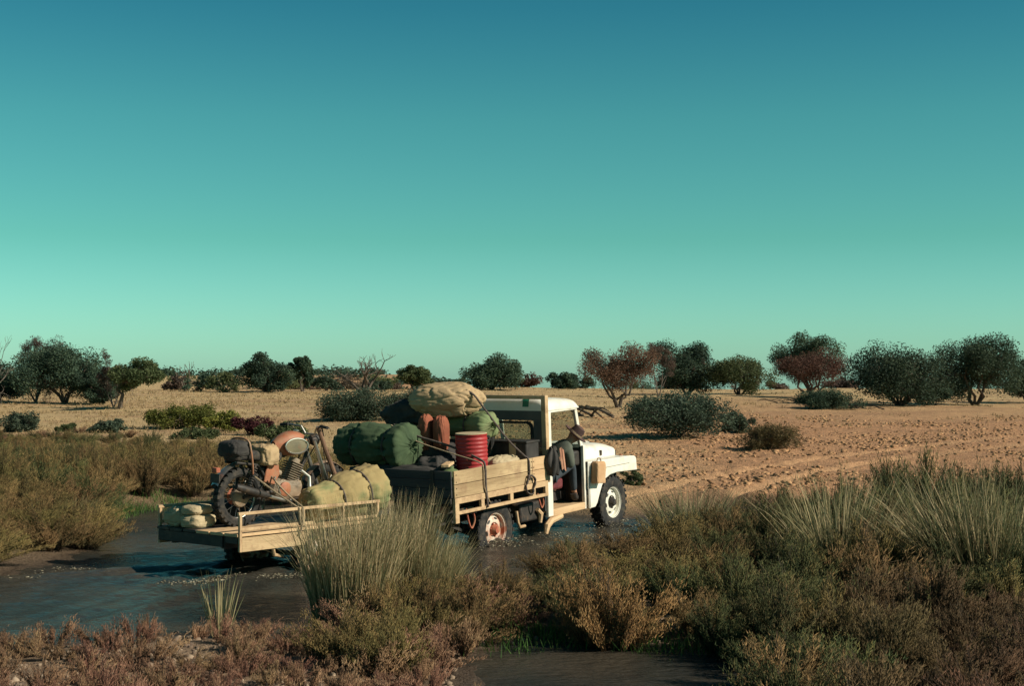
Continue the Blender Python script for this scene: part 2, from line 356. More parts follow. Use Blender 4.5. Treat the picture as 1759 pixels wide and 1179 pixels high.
# ---------------------------------------------------------------- plants
LM = {
 'mulga': leaf_mat('mulga_leaves', [(0, (.022, .042, .03)), (.5, (.046, .078, .05)), (1, (.10, .135, .075))]),
 'olive': leaf_mat('olive_leaves', [(0, (.045, .06, .026)), (.5, (.085, .105, .042)), (1, (.155, .165, .075))]),
 'rust':  leaf_mat('rusty_leaves', [(0, (.06, .036, .026)), (.5, (.115, .062, .042)), (1, (.19, .115, .075))]),
 'grey':  leaf_mat('grey_twigs', [(0, (.06, .045, .036)), (.5, (.11, .08, .06)), (1, (.19, .14, .10))]),
 'salt':  leaf_mat('saltbush_leaves', [(0, (.03, .046, .034)), (.5, (.058, .085, .056)), (1, (.115, .145, .09))]),
 'lime':  leaf_mat('yellow_green_leaves', [(0, (.06, .065, .014)), (.5, (.14, .145, .03)), (1, (.24, .225, .05))]),
 'plum':  leaf_mat('plum_leaves', [(0, (.04, .012, .018)), (.5, (.085, .022, .03)), (1, (.14, .045, .05))]),
 'bronze': leaf_mat('bronze_twigs', [(0, (.04, .028, .018)), (.5, (.10, .068, .034)), (1, (.20, .125, .062))], var=.3),
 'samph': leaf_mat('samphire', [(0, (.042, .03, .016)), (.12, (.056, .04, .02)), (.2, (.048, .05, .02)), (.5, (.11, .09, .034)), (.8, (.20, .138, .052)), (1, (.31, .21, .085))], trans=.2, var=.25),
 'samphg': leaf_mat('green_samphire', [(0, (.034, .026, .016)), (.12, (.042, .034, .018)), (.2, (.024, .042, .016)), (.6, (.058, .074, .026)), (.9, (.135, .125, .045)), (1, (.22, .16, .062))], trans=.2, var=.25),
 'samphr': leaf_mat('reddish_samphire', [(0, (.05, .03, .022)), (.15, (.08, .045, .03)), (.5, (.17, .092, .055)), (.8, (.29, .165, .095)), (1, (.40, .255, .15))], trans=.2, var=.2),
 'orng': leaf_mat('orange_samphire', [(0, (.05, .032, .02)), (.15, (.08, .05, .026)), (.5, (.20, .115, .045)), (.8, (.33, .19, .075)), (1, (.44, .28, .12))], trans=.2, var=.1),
 'reed':  leaf_mat('reeds', [(0, (.045, .062, .032)), (.35, (.11, .13, .06)), (.6, (.23, .205, .10)), (.85, (.40, .32, .175)), (1, (.50, .40, .23))], trans=.25, var=.12),
 'grassg': leaf_mat('green_grass', [(0, (.03, .07, .015)), (.5, (.06, .13, .025)), (1, (.12, .18, .05))], trans=.3, var=.15),
 'straw': leaf_mat('dry_grass', [(0, (.19, .14, .07)), (.5, (.34, .25, .12)), (1, (.46, .35, .18))], trans=.2, var=.15),
}
BARK = mat('bark', (.055, .04, .03), (.11, .085, .065), 9, .9, .6, stretch=(1, 1, .3))
DEAD = mat('dead_wood', (.07, .055, .045), (.16, .13, .105), 9, .9, .6, stretch=(1, 1, .3))

def spikes(P, D, Ln, th, tone, rs):
    """thin 3-sided spikes: origins, directions, lengths -> verts, tris"""
    n = len(P); a = rs.normal(size=(n, 3)); a -= D * (a * D).sum(1)[:, None]; a /= np.linalg.norm(a, axis=1)[:, None] + 1e-9; b = np.cross(D, a)
    V = np.empty((n, 4, 3)); 
    for k in range(3):
        an = 2 * math.pi * k / 3; V[:, k] = P + (a * math.cos(an) + b * math.sin(an)) * th[:, None]
    V[:, 3] = P + D * Ln[:, None]
    i = np.arange(n)[:, None] * 4
    Fx = np.concatenate([i + np.array([[0, 1, 3]]), i + np.array([[1, 2, 3]]), i + np.array([[2, 0, 3]])], 0)
    return V.reshape(-1, 3), Fx, np.repeat(tone, 4)
def ribbons(C, W, tone):
    """C (n,k,3) centre lines, W (n,k,3) half-width vectors"""
    n, k, _ = C.shape; V = np.stack([C - W, C + W], 2).reshape(n, k * 2, 3)
    q = np.array([[2 * j, 2 * j + 1, 2 * j + 3, 2 * j + 2] for j in range(k - 1)])
    Fx = (np.arange(n)[:, None, None] * k * 2 + q[None]).reshape(-1, 4)
    return V.reshape(-1, 3), Fx, np.repeat(tone, 2 * k) if tone.ndim == 1 else np.repeat(tone, 2, axis=1).ravel()

def samphire_mesh(name, seed, ns, H, W, per, bl, mat_, th=.0045, up=1.0):
    rs = np.random.default_rng(seed)
    nb = max(7, ns // 9); ban = rs.uniform(0, 2 * math.pi, nb); br_ = np.sqrt((np.arange(nb) + .3) / nb); bh = rs.uniform(.55, 1.1, nb); pl = rs.integers(0, nb, ns)   # plumes
    an = ban[pl] + rs.normal(0, .13, ns) / (br_[pl] + .25); r = np.clip(br_[pl] + rs.normal(0, .09, ns), 0, 1.1); lob = 1 + .25 * np.sin(an * 3 + seed)
    out = np.stack([np.cos(an), np.sin(an), 0 * an], 1); rad = r * lob
    base = out * (rad * W * .16)[:, None]; lat = out * (rad * W * .46)[:, None] + rs.normal(0, .022 * W, (ns, 3)) * [1, 1, 0]
    h = H * (1 - .36 * r ** 2) * bh[pl] * rs.uniform(.72, 1.08, ns)
    s = np.linspace(0, 1, 5)
    C = base[:, None] + lat[:, None] * (s ** 1.5)[None, :, None]; C[:, :, 2] = h[:, None] * s[None]
    C += rs.normal(0, .012, C.shape) * s[None, :, None]
    st = np.clip(rs.uniform(0, 1, nb)[pl] + rs.normal(0, .15, ns), 0, 1)
    side = np.cross(out, [0, 0, 1.0]); Wd = side[:, None] * (np.linspace(.006, .0025, 5) * 1.0)[None, :, None]
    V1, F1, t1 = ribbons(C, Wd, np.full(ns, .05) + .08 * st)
    n = ns * per; si = np.repeat(np.arange(ns), per); ss = rs.uniform(.14, 1, n) ** .8
    P = base[si] + lat[si] * (ss ** 1.5)[:, None]; P[:, 2] = h[si] * ss; P += rs.normal(0, .014, P.shape)
    D = rs.normal(0, .45, (n, 3)) + out[si] * .35; D[:, 2] = np.abs(D[:, 2]) * .5 + .75 * up; D /= np.linalg.norm(D, axis=1)[:, None]
    Ln = bl * rs.uniform(.5, 1.4, n) * (1.15 - .45 * ss)
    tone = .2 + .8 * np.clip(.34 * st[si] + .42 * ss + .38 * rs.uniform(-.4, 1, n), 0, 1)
    V2, F2, t2 = spikes(P, D, Ln, np.full(n, th) * rs.uniform(.7, 1.4, n), tone, rs)
    V = np.concatenate([V1, V2]); F1t = np.concatenate([F1[:, [0, 1, 2]], F1[:, [0, 2, 3]]]); Fx = np.concatenate([F1t, F2 + len(V1)])
    return soup(name, V, Fx, np.concatenate([t1, t2]), mat_)
def reed_mesh(name, seed, n, H, rad, fan, bend, wd, mat_, lean=(0, 0), dry=.45):
    rs = np.random.default_rng(seed); an = rs.uniform(0, 2 * math.pi, n); r = np.sqrt(rs.uniform(0, 1, n))
    out = np.stack([np.cos(an), np.sin(an), 0 * an], 1); base = out * (r * rad)[:, None]; base[:, 2] = -.03
    L = H * rs.uniform(.45, 1.08, n); an2 = an + rs.normal(0, .9, n); o2 = np.stack([np.cos(an2), np.sin(an2), 0 * an], 1)
    lat = (out * (r * fan)[:, None] + o2 * np.abs(rs.normal(0, fan * .35, n))[:, None] + np.array([lean[0], lean[1], 0])[None] * rs.uniform(.3, 1.3, n)[:, None])
    k = 6; s = np.linspace(0, 1, k); bd = bend * np.abs(rs.normal(0, 1, n))
    C = base[:, None] + L[:, None, None] * (lat[:, None] * s[None, :, None] + o2[:, None] * (bd[:, None] * s[None] ** 2.6)[:, :, None])
    C[:, :, 2] += L[:, None] * (s[None] * np.sqrt(np.clip(1 - (lat ** 2).sum(1), .2, 1))[:, None] - .55 * bd[:, None] * s[None] ** 3.2)
    yaw = rs.uniform(0, 2 * math.pi, n); sd = np.stack([np.cos(yaw), np.sin(yaw), 0 * yaw], 1)
    Wd = sd[:, None] * (np.array([.8, 1, 1, .85, .6, .12]) * wd)[None, :, None] * rs.uniform(.7, 1.3, n)[:, None, None]
    t = np.clip(rs.normal(dry, .24, n), 0, 1)[:, None] + np.linspace(-.12, .22, k)[None]
    V, Fx, tone = ribbons(C, Wd, np.clip(t, 0, 1))
    return soup(name, V, np.concatenate([Fx[:, [0, 1, 2]], Fx[:, [0, 2, 3]]]), tone, mat_)

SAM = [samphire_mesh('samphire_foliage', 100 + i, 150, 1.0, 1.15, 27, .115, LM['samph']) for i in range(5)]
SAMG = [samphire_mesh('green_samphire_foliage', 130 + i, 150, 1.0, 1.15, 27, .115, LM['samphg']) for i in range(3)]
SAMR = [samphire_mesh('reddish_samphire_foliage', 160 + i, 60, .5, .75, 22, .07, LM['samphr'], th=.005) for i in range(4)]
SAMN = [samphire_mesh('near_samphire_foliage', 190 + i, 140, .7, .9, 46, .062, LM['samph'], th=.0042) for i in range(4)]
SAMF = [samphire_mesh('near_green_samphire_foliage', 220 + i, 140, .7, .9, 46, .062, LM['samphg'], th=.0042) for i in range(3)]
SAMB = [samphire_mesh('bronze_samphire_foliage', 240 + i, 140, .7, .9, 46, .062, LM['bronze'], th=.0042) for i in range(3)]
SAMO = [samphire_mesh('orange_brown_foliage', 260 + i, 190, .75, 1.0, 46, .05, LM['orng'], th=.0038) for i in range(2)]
def plant(name, me, x, y, sx, sz, label, cat, group=None, z=None, tilt=0, rz=None):
    o = link(name, me); o.location = (x, y, (gz(x, y) if z is None else z) - .015)
    o.rotation_euler = (R.uniform(-.06, .06) + tilt, R.uniform(-.06, .06), R.uniform(0, 6.28) if rz is None else rz); o.scale = (sx, sx, sz)
    return tag(o, label, cat, group)
def scatter(poly_px, spacing, seed, tries=6000):
    P = [gp(u, v)[:2] for u, v in poly_px]; rs = random.Random(seed)
    x0, x1 = min(p[0] for p in P), max(p[0] for p in P); y0, y1 = min(p[1] for p in P), max(p[1] for p in P)
    cx = np.array([rs.uniform(x0, x1) for _ in range(tries)]); cy = np.array([rs.uniform(y0, y1) for _ in range(tries)])
    ok = poly_sd(cx, cy, P) < 0; out = []
    for x, y in zip(cx[ok], cy[ok]):
        if all((x - a) ** 2 + (y - b_) ** 2 > spacing ** 2 for a, b_ in out): out.append((float(x), float(y)))
    return out
def px_u(x, y): return 879.5 + F * x / y

# thicket on the far bank, left of and behind the trailer
for x, y in scatter([(-90, 772), (60, 785), (250, 800), (400, 806), (570, 822), (570, 858), (330, 862), (240, 872), (170, 884), (160, 940), (110, 962), (-90, 990)], .56, 1):
    h = np.interp(y, [17, 20, 25, 28, 32], [.46, .56, .74, .62, .42]) * R.uniform(.85, 1.12)
    if water_sd(np.array([x]), np.array([y]))[0] < .03: continue
    g = R.random() < .2
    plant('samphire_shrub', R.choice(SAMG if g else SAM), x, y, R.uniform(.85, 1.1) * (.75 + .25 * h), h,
          'dark green samphire shrub in the dense thicket beyond the trailer' if g else 'olive brown samphire shrub in the dense thicket beyond the trailer', 'shrub',
          'green shrubs of the thicket beyond the trailer' if g else 'brown shrubs of the thicket beyond the trailer')
# right-hand thicket between creek and camera
for x, y in scatter([(975, 975), (1030, 955), (1140, 945), (1300, 940), (1380, 925), (1620, 915), (1840, 912), (2250, 910), (2250, 1330), (1360, 1300), (1345, 1180), (1290, 1150), (1180, 1122), (1100, 1108), (1000, 1095), (945, 1050), (930, 1000)], .50, 2):
    if water_sd(np.array([x]), np.array([y]))[0] < .1: continue
    u = px_u(x, y); back = np.interp(y, [10, 13, 15, 17.5], [0, .15, .6, 1])
    h = (1 - back) * np.interp(u, [950, 1150, 1400, 1760], [.42, .55, .55, .5]) + back * np.interp(u, [950, 1130, 1300, 1400, 1600, 1800], [.34, .46, .60, .90, .96, 1.0])
    h *= R.uniform(.7, 1.2); k = R.random()
    if y < 12.2 and u > 1480: ms, nm, lb, gr = SAMB, 'samphire_shrub', 'purplish bronze twiggy shrub on the near bank right of the pool', 'bronze shrubs right of the pool'
    elif (u > 1330 and y > 15) or k < .45: ms, nm, lb, gr = SAMF, 'samphire_shrub', 'dark green samphire shrub in the thicket right of the truck', 'green shrubs of the thicket right of the truck'
    else: ms, nm, lb, gr = SAMN, 'samphire_shrub', 'brown samphire shrub in the thicket right of the truck', 'brown shrubs of the thicket right of the truck'
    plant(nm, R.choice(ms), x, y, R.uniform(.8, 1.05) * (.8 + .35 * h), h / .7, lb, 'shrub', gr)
# a rusty-orange bush standing at the pool
for u, v, w, h in [(1055, 1122, .95, .74), (1010, 1112, .6, .45)]:
    x, y, z = gp(u, v)
    plant('samphire_shrub', SAMO[0 if w > .9 else 1], x, y, w, h / .72, 'tall orange brown bush at the edge of the near pool' if w > .9 else 'short orange brown bush beside the taller one at the near pool', 'shrub')
# low mound of brown shrubs right of the tall reeds
for x, y in scatter([(620, 1075), (720, 1050), (860, 1030), (920, 1050), (930, 1085), (840, 1110), (760, 1150), (640, 1170), (590, 1130)], .3, 3):
    plant('samphire_shrub', R.choice(SAMR + SAMN[:2]), x, y, R.uniform(.6, .85), R.uniform(.5, .75), 'low brown shrub on the muddy spit right of the tall reeds', 'shrub', 'low shrubs on the muddy spit')
# reddish dwarf shrubs on the stony near bank
for x, y in scatter([(-60, 1118), (200, 1112), (330, 1096), (560, 1100), (600, 1150), (760, 1165), (800, 1250), (-60, 1250)], .27, 4):
    if R.random() < .2: continue
    plant('dwarf_shrub', R.choice(SAMR), x, y, R.uniform(.32, .62), R.uniform(.3, .62), 'reddish dwarf shrub on the stony near bank', 'shrub', 'dwarf shrubs on the stony near bank')
for u, v, w in [(75, 744, 1.1), (128, 750, 1.2), (137, 737, .7), (222, 744, .9), (20, 752, .8)]:
    x, y, z = gp(u, v + 8); plant('ground_cover_mat', SAMR[2], x, y, w * 1.3, .5, 'low red creeping mat on the sand beyond the thicket', 'plant', 'red mats beyond the thicket')

# reeds
REED = [reed_mesh('reed_blades', 300 + i, 2000, 1.1, .34, .17, .14, .0029, LM['reed'], dry=.6) for i in range(2)]
REEDG = [reed_mesh('green_reed_blades', 310 + i, 620, 1.0, .36, .36, .22, .0042, LM['reed'], dry=.33) for i in range(2)]
REEDL = reed_mesh('leaning_reed_blades', 320, 800, 1.1, .32, .3, .18, .0038, LM['reed'], lean=(-.38, -.05), dry=.55)
REEDF = reed_mesh('fan_reed_blades', 335, 520, 1.0, .24, .42, .16, .0046, LM['reed'], lean=(-.12, 0), dry=.6)
REEDD = reed_mesh('drooping_reed_blades', 330, 260, .85, .28, .6, .55, .0045, LM['reed'], lean=(.3, 0), dry=.45)
REEDS = reed_mesh('thin_reed_blades', 340, 60, .62, .07, .2, .08, .0048, LM['reed'], dry=.5)
def reed(me, u, v, w, h, label, group=None, rz=None):
    x, y, z = gp(u, v); return plant('reed_clump', me, x, y, w, h, label, 'reeds', group, rz=rz)
reed(REED[0], 602, 1064, 1.0, 1.02, 'tall straw and green reed clump, left half of the pair hiding the drawbar')
reed(REED[1], 672, 1052, 1.0, 1.1, 'tall straw coloured reed clump, right half of the pair hiding the drawbar')
reed(REED[0], 728, 1044, .8, .72, 'lower straw coloured reed clump leaning against the tall pair', rz=2)
reed(REEDD, 755, 1035, 1.1, .8, 'low drooping reed clump bending over behind the truck', rz=.2)
reed(REEDD, 790, 1030, .8, .5, 'short flattened reed clump below the truck rear wheel', rz=-.3)
reed(REEDS, 378, 1096, 1.0, 1.0, 'thin lone reed tuft standing in the water before the trailer')
reed(REEDG[0], 1190, 930, 1.0, .80, 'bright green reed clump by the creek in front of the sand')
reed(REEDG[1], 1245, 925, .8, .55, 'small green reed clump beside the bright green one by the creek')
reed(REEDF, 1440, 1000, 1.1, 1.28, 'yellow green reed clump in the right thicket, left of the leaning reeds', rz=0)
reed(REEDL, 1665, 1012, 1.15, 1.25, 'tall reed clump leaning over in the right thicket', rz=0)
reed(REEDG[1], 1760, 1015, 1.0, 1.25, 'tall upright green reed clump right of the leaning reeds')
reed(REEDG[0], 130, 905, .6, .5, 'short green reed clump at the left shore of the creek')

# short green grass along the waterline
def grass_patch(spots, seed, h=.12, per=220, spread=.25):
    rs = np.random.default_rng(seed); Cs = []; 
    for u, v, k in spots:
        x, y, z = gp(u, v); n = int(per * k); px = x + rs.normal(0, spread * 1.8 * k ** .5, n); py = y + rs.normal(0, spread * .6, n); pz = ground_z(px, py)
        ok = pz > WZ - .06; Cs.append(np.stack([px, py, pz], 1)[ok])
    P = np.concatenate(Cs); n = len(P); s = np.linspace(0, 1, 3); o = rs.normal(0, .35, (n, 3)); o[:, 2] = 1; L = h * rs.uniform(.4, 1.3, n)
    C = P[:, None] + o[:, None] * (L[:, None] * s[None])[:, :, None]; yaw = rs.uniform(0, 6.28, n); sd = np.stack([np.cos(yaw), np.sin(yaw), 0 * yaw], 1)
    V, Fx, t = ribbons(C, sd[:, None] * (np.array([.005, .004, .0008]))[None, :, None], rs.uniform(0, 1, n)); return V, Fx, t
V, Fx, t_ = grass_patch([(175, 882, 2), (205, 878, 2), (240, 876, 2), (300, 868, 3), (60, 900, 3), (1060, 1128, 2.5), (880, 1085, 2), (960, 1100, 1.5), (1340, 1000, 2), (100, 870, 3), (1400, 1090, 1.5)], 5)
tag(link('grass', soup('grass', V, np.concatenate([Fx[:, [0, 1, 2]], Fx[:, [0, 2, 3]]]), t_, LM['grassg'])), 'short bright green grass along the waterline', 'grass', kind='stuff')
# dry grass stubble on the sand left and behind
rs = np.random.default_rng(17); n = 26000
yy = 26 + 74 * rs.uniform(0, 1, n) ** 1.3; xx = (rs.uniform(-.40, .40, n)) * yy
dens = fbm(xx * .5, yy * .5, 77, 3) + np.interp(xx / yy, [-.2, .15], [.12, -.18]); ok = dens > rs.uniform(-.15, .35, n); xx, yy = xx[ok], yy[ok]; n = len(xx)
zz = ground_z(xx, yy); ok = zz > .26; xx, yy, zz = xx[ok], yy[ok], zz[ok]; n = len(xx)
P = np.repeat(np.stack([xx, yy, zz], 1), 5, 0); n5 = len(P); P[:, :2] += rs.normal(0, .05, (n5, 2)); o = rs.normal(0, .5, (n5, 3)); o[:, 2] = 1
s = np.linspace(0, 1, 2); L = .075 * rs.uniform(.4, 1.4, n5); C = P[:, None] + o[:, None] * (L[:, None] * s[None])[:, :, None]
yaw = rs.uniform(0, 6.28, n5); sd = np.stack([np.cos(yaw), np.sin(yaw), 0 * yaw], 1); wd = .004 + .00016 * P[:, 1]
V, Fx, t_ = ribbons(C, sd[:, None] * wd[:, None, None] * np.array([1, .3])[None, :, None], rs.uniform(0, 1, n5))
tag(link('dry_grass', soup('dry_grass', V, Fx, t_, LM['straw'])), 'sparse dry grass stubble over the sand plain', 'grass', kind='stuff')

# clods on the trampled sand at right, stones on the near bank
def lumps(name, X, Y, S, mat_, seed, flat=.6, sink=.25, jit=.2):
    rs = np.random.default_rng(seed); n = len(X)
    ico = np.array([(0, 0, 1), (.89, 0, .45), (.28, .85, .45), (-.72, .53, .45), (-.72, -.53, .45), (.28, -.85, .45), (.72, .53, -.45), (-.28, .85, -.45), (-.89, 0, -.45), (-.28, -.85, -.45), (.72, -.53, -.45), (0, 0, -1)])
    T = np.array([(0, 1, 2), (0, 2, 3), (0, 3, 4), (0, 4, 5), (0, 5, 1), (1, 6, 2), (2, 7, 3), (3, 8, 4), (4, 9, 5), (5, 10, 1), (2, 6, 7), (3, 7, 8), (4, 8, 9), (5, 9, 10), (1, 10, 6)])
    V = ico[None] * (1 + rs.normal(0, jit, (n, 12, 1))) * (S[:, None, None] * np.stack([rs.uniform(.7, 1.4, n), rs.uniform(.7, 1.4, n), np.full(n, flat)], 1)[:, None])
    a = rs.uniform(0, 6.28, n); ca, sa = np.cos(a)[:, None], np.sin(a)[:, None]; V = np.stack([V[..., 0] * ca - V[..., 1] * sa, V[..., 0] * sa + V[..., 1] * ca, V[..., 2]], -1)
    V += np.stack([X, Y, ground_z(X, Y) + S * flat * sink], 1)[:, None]
    me = soup(name, V.reshape(-1, 3), (np.arange(n)[:, None, None] * 12 + T[None]).reshape(-1, 3), np.repeat(rs.uniform(0, 1, n), 12), mat_); return me
CLOD = leaf_mat('clod_soil', [(0, (.20, .11, .058)), (.5, (.33, .185, .095)), (1, (.43, .25, .13))], trans=0, var=0, rough=.95)
STONE = leaf_mat('bank_stones', [(0, (.085, .06, .045)), (.5, (.19, .135, .095)), (.85, (.25, .185, .13)), (1, (.36, .28, .20))], trans=0, var=0, rough=.85)
rs = np.random.default_rng(23); n = 34000; yy = 21.5 + 30 * rs.uniform(0, 1, n) ** 1.15; xx = rs.uniform(-.02, .42, n) * yy
ok = (water_sd(xx, yy) > .3) & (fbm(xx * .7, yy * .7, 81, 3) > rs.uniform(-.16, .26, n)) & (fbm(xx * .22, yy * .3, 86, 2) > rs.uniform(-.25, .12, n)); xx, yy = xx[ok], yy[ok]
for rr in RUTS: k = line_d(xx, yy, rr) > .22; xx, yy = xx[k], yy[k]
tag(link('clods', lumps('clods', xx, yy, .012 + .055 * rs.uniform(0, 1, len(xx)) ** 2.4, CLOD, 1, .62, .12, .34)), 'dry clods strewn over the trampled orange sand', 'clods', kind='stuff')
n = 9000; yy = rs.uniform(9.6, 14, n); xx = rs.uniform(-.4, .12, n) * yy
ok = (water_sd(xx, yy) > .12) & (fbm(xx * 1.2, yy * 1.2, 83, 3) > rs.uniform(-.3, .25, n)); xx, yy = xx[ok], yy[ok]
tag(link('stones', lumps('stones', xx, yy, .007 + .026 * rs.uniform(0, 1, len(xx)) ** 2.5, STONE, 2, .7)), 'small stones and gravel on the near bank', 'stones', kind='stuff')

# trees and bushes
def leaves(P, rc, m, ln, wd, rs, flat=.8):
    n = len(P) * m; q = rs.normal(0, 1, (n, 3)); q /= np.linalg.norm(q, axis=1)[:, None]; q *= (rs.uniform(0, 1, n) ** .45)[:, None] * 1.75; C = np.repeat(P, m, 0) + q * np.array([rc, rc, rc * flat])
    d = rs.normal(0, 1, (n, 3)); d[:, 2] = d[:, 2] * .6 + .35; d /= np.linalg.norm(d, axis=1)[:, None]
    s = rs.normal(0, 1, (n, 3)); s -= d * (s * d).sum(1)[:, None]; s /= np.linalg.norm(s, axis=1)[:, None]
    L = (ln * rs.uniform(.6, 1.4, n))[:, None]; w = wd * L / ln
    V = np.stack([C - d * L * .5, C + s * w * .5, C + d * L * .5, C - s * w * .5], 1).reshape(-1, 3)
    tone = np.clip(np.repeat(rs.uniform(0, 1, len(P)), m) * .45 + rs.uniform(0, 1, n) * .55, 0, 1)
    return V, np.arange(n * 4).reshape(n, 4), np.repeat(tone, 4)
def bent(p, q, rs, k=4, j=.06):
    p, q = np.array(p), np.array(q); L = np.linalg.norm(q - p); pts = [p + (q - p) * t + (rs.normal(0, j * L, 3) if 0 < t < 1 else 0) for t in np.linspace(0, 1, k)]
    return pts
def tree(name, label, cat, u, depth, top_v, w_px, m='mulga', cb=.25, lobes=7, clusters=70, per=110, ln=.13, wd=.05, stems=4, seed=0, group=None, trunk=None, rc=.085, base=None, lean=0, ylen=.85, bark=None, shift=0):
    rs = np.random.default_rng(seed * 13 + int(u)); x, y, z = at_depth(u, depth) if base is None else base
    w = w_px / F * y * ((1.12 if u < 1100 else 1.24) if cat == 'tree' else 1); h = CZ - (top_v - 648) / F * y - z
    if cat == 'tree': per = int(per * 2.1); ln *= .85
    root = empty(name, label, cat, group); root.location = (x, y, z - .03)
    lc = []
    for i in range(lobes):
        a = i * 2.4 + rs.uniform(-.4, .4); r = .38 * math.sqrt((i + .3) / lobes)
        lc.append((r * math.cos(a) + lean * .3, r * math.sin(a), rs.uniform(.4, .72) - .35 * r, rs.uniform(.10, .27)))
    P = []
    for i in range(clusters):
        cx, cy, cz, rr = lc[i % lobes]; d = rs.normal(0, 1, 3); d /= np.linalg.norm(d); d[2] = d[2] * .9 + .15
        P.append((cx + d[0] * rr, cy + d[1] * rr, cz + d[2] * rr * 1.1))
    P = np.array(P); mn, mx = P.min(0), P.max(0); g = rc * 1.5
    P = (P - mn) / (mx - mn); P[:, 0] = (P[:, 0] - .5) * (1 - 2 * g) * w; P[:, 1] = (P[:, 1] - .5) * (1 - 2 * g) * w * ylen; P[:, 2] = h * (cb + (1 - cb) * (.06 + P[:, 2] * (.94 - g)))
    # flat-bottomed, wide-topped: pull low clusters inwards
    k = .74 + .26 * np.clip((P[:, 2] / h - cb) / .22, 0, 1); P[:, :2] *= k[:, None]; P[:, 0] *= w * (1 - 2 * g) / (P[:, 0].max() - P[:, 0].min()); P[:, 0] += shift * w
    mb = MB(); ends = []; tb = trunk or .035 + .012 * h
    b0 = np.zeros(3)
    for i in range(stems):
        a = i * 6.283 / stems + rs.uniform(-.5, .5); q = np.array([(math.cos(a) * w * .2 if stems > 1 else 0) + lean * w * .2, math.sin(a) * w * .18, h * rs.uniform(.42, .6)])
        pts = bent(b0 + np.array([math.cos(a), math.sin(a), 0]) * tb * .8, q, rs, 5, .07); mb.tube(pts, [tb * (1 - .6 * t) for t in np.linspace(0, 1, 5)], 6); ends += pts[2:]
    E = np.array(ends)
    for p in P:
        j = np.argmin(((E - p) ** 2 * [1, 1, 1.5]).sum(1)); mb.tube(bent(E[j], p, rs, 4, .07), [tb * .32, tb * .24, tb * .17, tb * .08], 4)
    mb.build('trunk' if cb > .1 else 'stem', bark or BARK, root)
    V, Fx, t = leaves(P, rc * w * .75, per, ln, wd, rs)
    V[:, 2] = np.maximum(V[:, 2], .02)
    link('crown', soup('crown', V, Fx, t, LM[m]), root)
    return root
def bare_tree(name, label, u, depth, top_v, w_px, seed, levels=5, n0=3, rad=.07, bark=None, up=.35, group=None, twigs=None):
    rs = np.random.default_rng(seed); x, y, z = at_depth(u, depth); h = CZ - (top_v - 648) / F * y - z; w = w_px / F * y
    root = empty(name, label, 'tree', group); root.location = (x, y, z - .03); segs = []; tips = []
    def br(p, d, L, r, lv):
        pts = [np.array(p)]
        for i in range(3):
            d = d + rs.normal(0, .16, 3) + np.array([0, 0, up * .12]); d /= np.linalg.norm(d); pts.append(pts[-1] + d * L / 3)
        segs.append((pts, r, lv))
        if lv == 0: tips.append(pts[-1]); return
        for i in range(2 if rs.random() < .55 else 3):
            nd = d + rs.normal(0, .55, 3); nd[2] += .1; nd /= np.linalg.norm(nd); br(pts[-1 if i else rs.integers(2, 4)], nd, L * rs.uniform(.62, .85), r * .58, lv - 1)
    for i in range(n0):
        a = i * 6.283 / n0 + rs.uniform(-.4, .4); d = np.array([math.cos(a) * .75, math.sin(a) * .5, .8]); br((0, 0, 0), d / np.linalg.norm(d), h * .33, rad, levels)
    allp = np.concatenate([np.array(s_[0]) for s_ in segs]); sx = w / (allp[:, 0].max() - allp[:, 0].min()); sz = h / allp[:, 2].max(); cx = 0
    S = np.array([sx, sx, sz]); A = MB(); B = MB()
    for pts, r, lv in segs:
        q = [p * S for p in pts]; q = [np.array([p[0], p[1], max(p[2], -.02)]) for p in q]
        (A if lv >= levels - 1 or levels < 5 else B).tube(q, [max(.004, r * t) for t in (1, .86, .74, .62)], 5 if lv > 1 else 3)
    A.build('trunk', bark or DEAD, root); _ = B.v and B.build('branches', bark or DEAD, root)
    if twigs:
        V, Fx, t = leaves(np.array(tips) * S, .05 * w, 26, .09, .02, rs); link('crown', soup('crown', V, Fx, t, LM[twigs]), root)
    return root

G1 = 'trees along the far edge of the plain'
tree('acacia_tree', 'broad dark acacia tree standing beside a pinkish dead crown', 'tree', 112, 63, 588, 175, 'mulga', .1, 9, 130, 110, .12, .045, 5, 1)
bare_tree('dead_tree', 'pinkish grey dead tree poking out above the broad dark acacia', 62, 64.5, 578, 70, 5, 5, 4, .05, twigs='grey')
tree('acacia_tree', 'dark shrubby acacia filling the gap beside the curved trunk tree', 'tree', 165, 62, 622, 80, 'mulga', .05, 6, 80, 90, .12, .045, 4, 17)
tree('acacia_tree', 'loose dark acacia tree left of the pinkish dead crown', 'tree', -5, 66, 618, 110, 'mulga', .08, 7, 80, 90, .12, .045, 4, 2)
bare_tree('dead_tree', 'leafless tree with long fine branches at the left end of the tree line', -12, 60, 575, 90, 8, 4, 3, .05)
tree('acacia_tree', 'small olive acacia with one curved bare trunk on the sand', 'tree', 232, 56.5, 612, 96, 'olive', .36, 6, 80, 90, .11, .04, 1, 3, trunk=.10, base=at_depth(203, 56.5), lean=.5, shift=.30)
bare_tree('dead_tree', 'grey twiggy dead top behind the acacia with the curved trunk', 195, 58, 600, 60, 15, 5, 3, .035, twigs='grey')
bare_tree('dead_tree', 'tiny dark dead tree alone on the skyline', 318, 95, 620, 42, 21, 3, 3, .08, bark=BARK)
